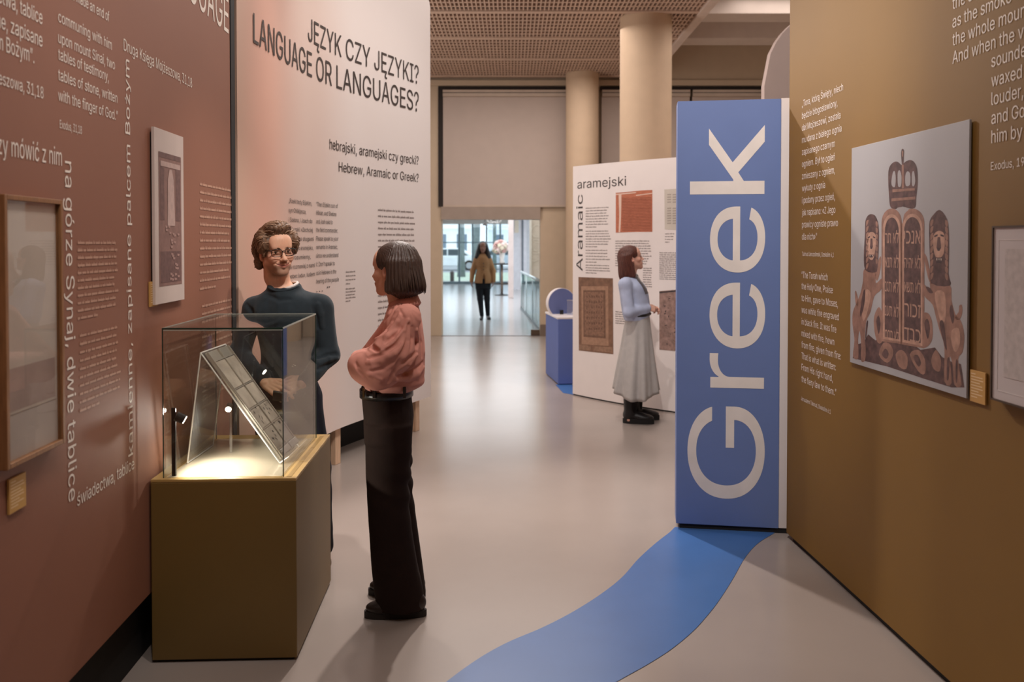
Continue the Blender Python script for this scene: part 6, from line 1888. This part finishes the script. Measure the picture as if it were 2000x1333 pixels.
for s in 'ab':
    d = Vector(J2['ff' + s]).normalized(); shoe(w2, J2['an' + s] - d * .075, d, mBoot, M('boot_sole', (20, 18, 18), rough=.7), .28, boot=.13, w=1.08, chunk=.038)

# =========================================================== the visitor in the lobby
Y3 = onz(946, 624).y
w3 = thing('person', (W(944, 600, Y3).x, Y3, 0), 'distant dark haired woman in beige jacket walking towards the doorway', 'person')
H3 = Head(W(943, 482.5, Y3), (.03, -1, 0), (0, 0, 1), 1.0, True)
J3 = dict(neck=W(943, 497, Y3), sha=W(930.5, 507, Y3), shb=W(955.5, 507, Y3), ela=W(923, 530, Y3 + .03), elb=W(963, 530, Y3 + .03), wra=W(921, 549, Y3 - .05), wrb=W(964, 549, Y3 - .05),
          hpa=W(936, 552, Y3), hpb=W(950, 552, Y3), kna=W(938, 584, Y3 - .06), knb=W(951, 584, Y3 + .02), ana=W(941, 616, Y3 - .08), anb=W(953, 617, Y3 + .04), ffa=(-.05, -1, 0), ffb=(.25, -1, 0))
tor3 = [row(560, 930, 957, .11, Y3), row(530, 934, 953, .10, Y3), row(512, 932, 955, .11, Y3), row(500, 933, 953, .08, Y3), row(496, 938, 949, .05, Y3)]
lo3 = (W(905, 600, Y3).x, Y3 - .35, 0); hi3 = (W(982, 600, Y3).x, Y3 + .3, 0)
zs = zaxis((-.01, .7, .02), (.7, .92, .007), (.92, 1.3, .016), (1.3, 1.74, .007))
hA = (J3['wra'], Vector((-.05, -.1, -1)), Vector((-1, 0, 0)), Vector((0, -1, 0))); hB = (J3['wrb'], Vector((-.1, -.1, -1)), Vector((1, 0, 0)), Vector((0, -1, 0)))
body(w3, H3, J3, zs, .008, H3.paint((150, 108, 90), (120, 70, 64)), lo3, hi3, tor3, hands=((hA, dict(s=.92)), (hB, dict(s=.92))), thin=.88)
mH3 = M('black_hair', (26, 22, 24), rough=.45, var=.2)
F3 = Field.box(H3.c - Vector((.22, .2, .36)), H3.c + Vector((.22, .2, .17)), .008)
F3.put(H3.E((0, -.02, .042), (.09, .108, .09)), .01)
for s in (-1, 1):
    F3.put(H3.C((s * .07, -.01, .04), (s * .125, .03, -.22), .036, .055), .03); F3.put(H3.C((s * .05, -.06, .02), (s * .07, -.05, -.22), .05, .055), .03)
F3.put(H3.C((0, -.07, .02), (0, -.07, -.22), .06, .06), .03)
F3.put(H3.E((0, .13, -.03), (.062, .09, .11)), .01, cut=True)
F3.warp(strands(H3, .003, 30, .8, 9)); F3.build('hair', mH3, w3)
H3.eyes(w3)
mJk = M('beige_jacket', (158, 118, 84), spec=.2, rough=.8, var=.06)
F3 = Field.box((lo3[0], Y3 - .32, .72), (hi3[0], Y3 + .3, 1.46), .010)
F3.put(loft([row(553, 926, 962, .17, Y3), row(540, 928, 960, .155, Y3), row(526, 931.5, 956, .125, Y3), row(512, 929, 958, .135, Y3), row(502, 931, 955, .115, Y3), row(496, 937, 949, .07, Y3)]), .02)
for s in 'ab':
    sh, el, wr = J3['sh' + s], J3['el' + s], J3['wr' + s]
    F3.put(rc(sh, el, .062, .056), .04); F3.put(rc(el, wr, .058, .046), .02)
q = W(944.5, 552, Y3 - .20)
F3.put(ell((q.x, q.y, q.z), (.035, .12, .22)), .01, cut=True)
cloth(F3, 22, .006, 24, dirs=4, aniso=(1, 1, .4))
jk = F3.build('jacket', mJk, w3)
m = MB()
for k in range(3):
    q = W(944.5, 515 + 6 * k, Y3 - .14); m.ball(q, .012, 8, 6)
m.build('buttons', M('dark_button', (60, 44, 34), rough=.4), jk)
F3 = Field.box((lo3[0], Y3 - .25, .07), (hi3[0], Y3 + .25, .95), .011)
F3.put(loft([row(564, 929, 959, .13, Y3), row(545, 931, 957, .12, Y3)]), .02)
for s in 'ab': F3.put(rc(J3['hp' + s], J3['kn' + s], .093, .066), .02); F3.put(rc(J3['kn' + s], J3['an' + s], .066, .045), .02)
F3.build('trousers', M('black_trousers', (30, 32, 38), spec=.2, rough=.85), w3)
for s in 'ab':
    d = Vector(J3['ff' + s]).normalized(); shoe(w3, J3['an' + s] - d * .06, d, M('black_flat', (30, 26, 26), rough=.4), mSoleD, .25, w=.85, chunk=.012)
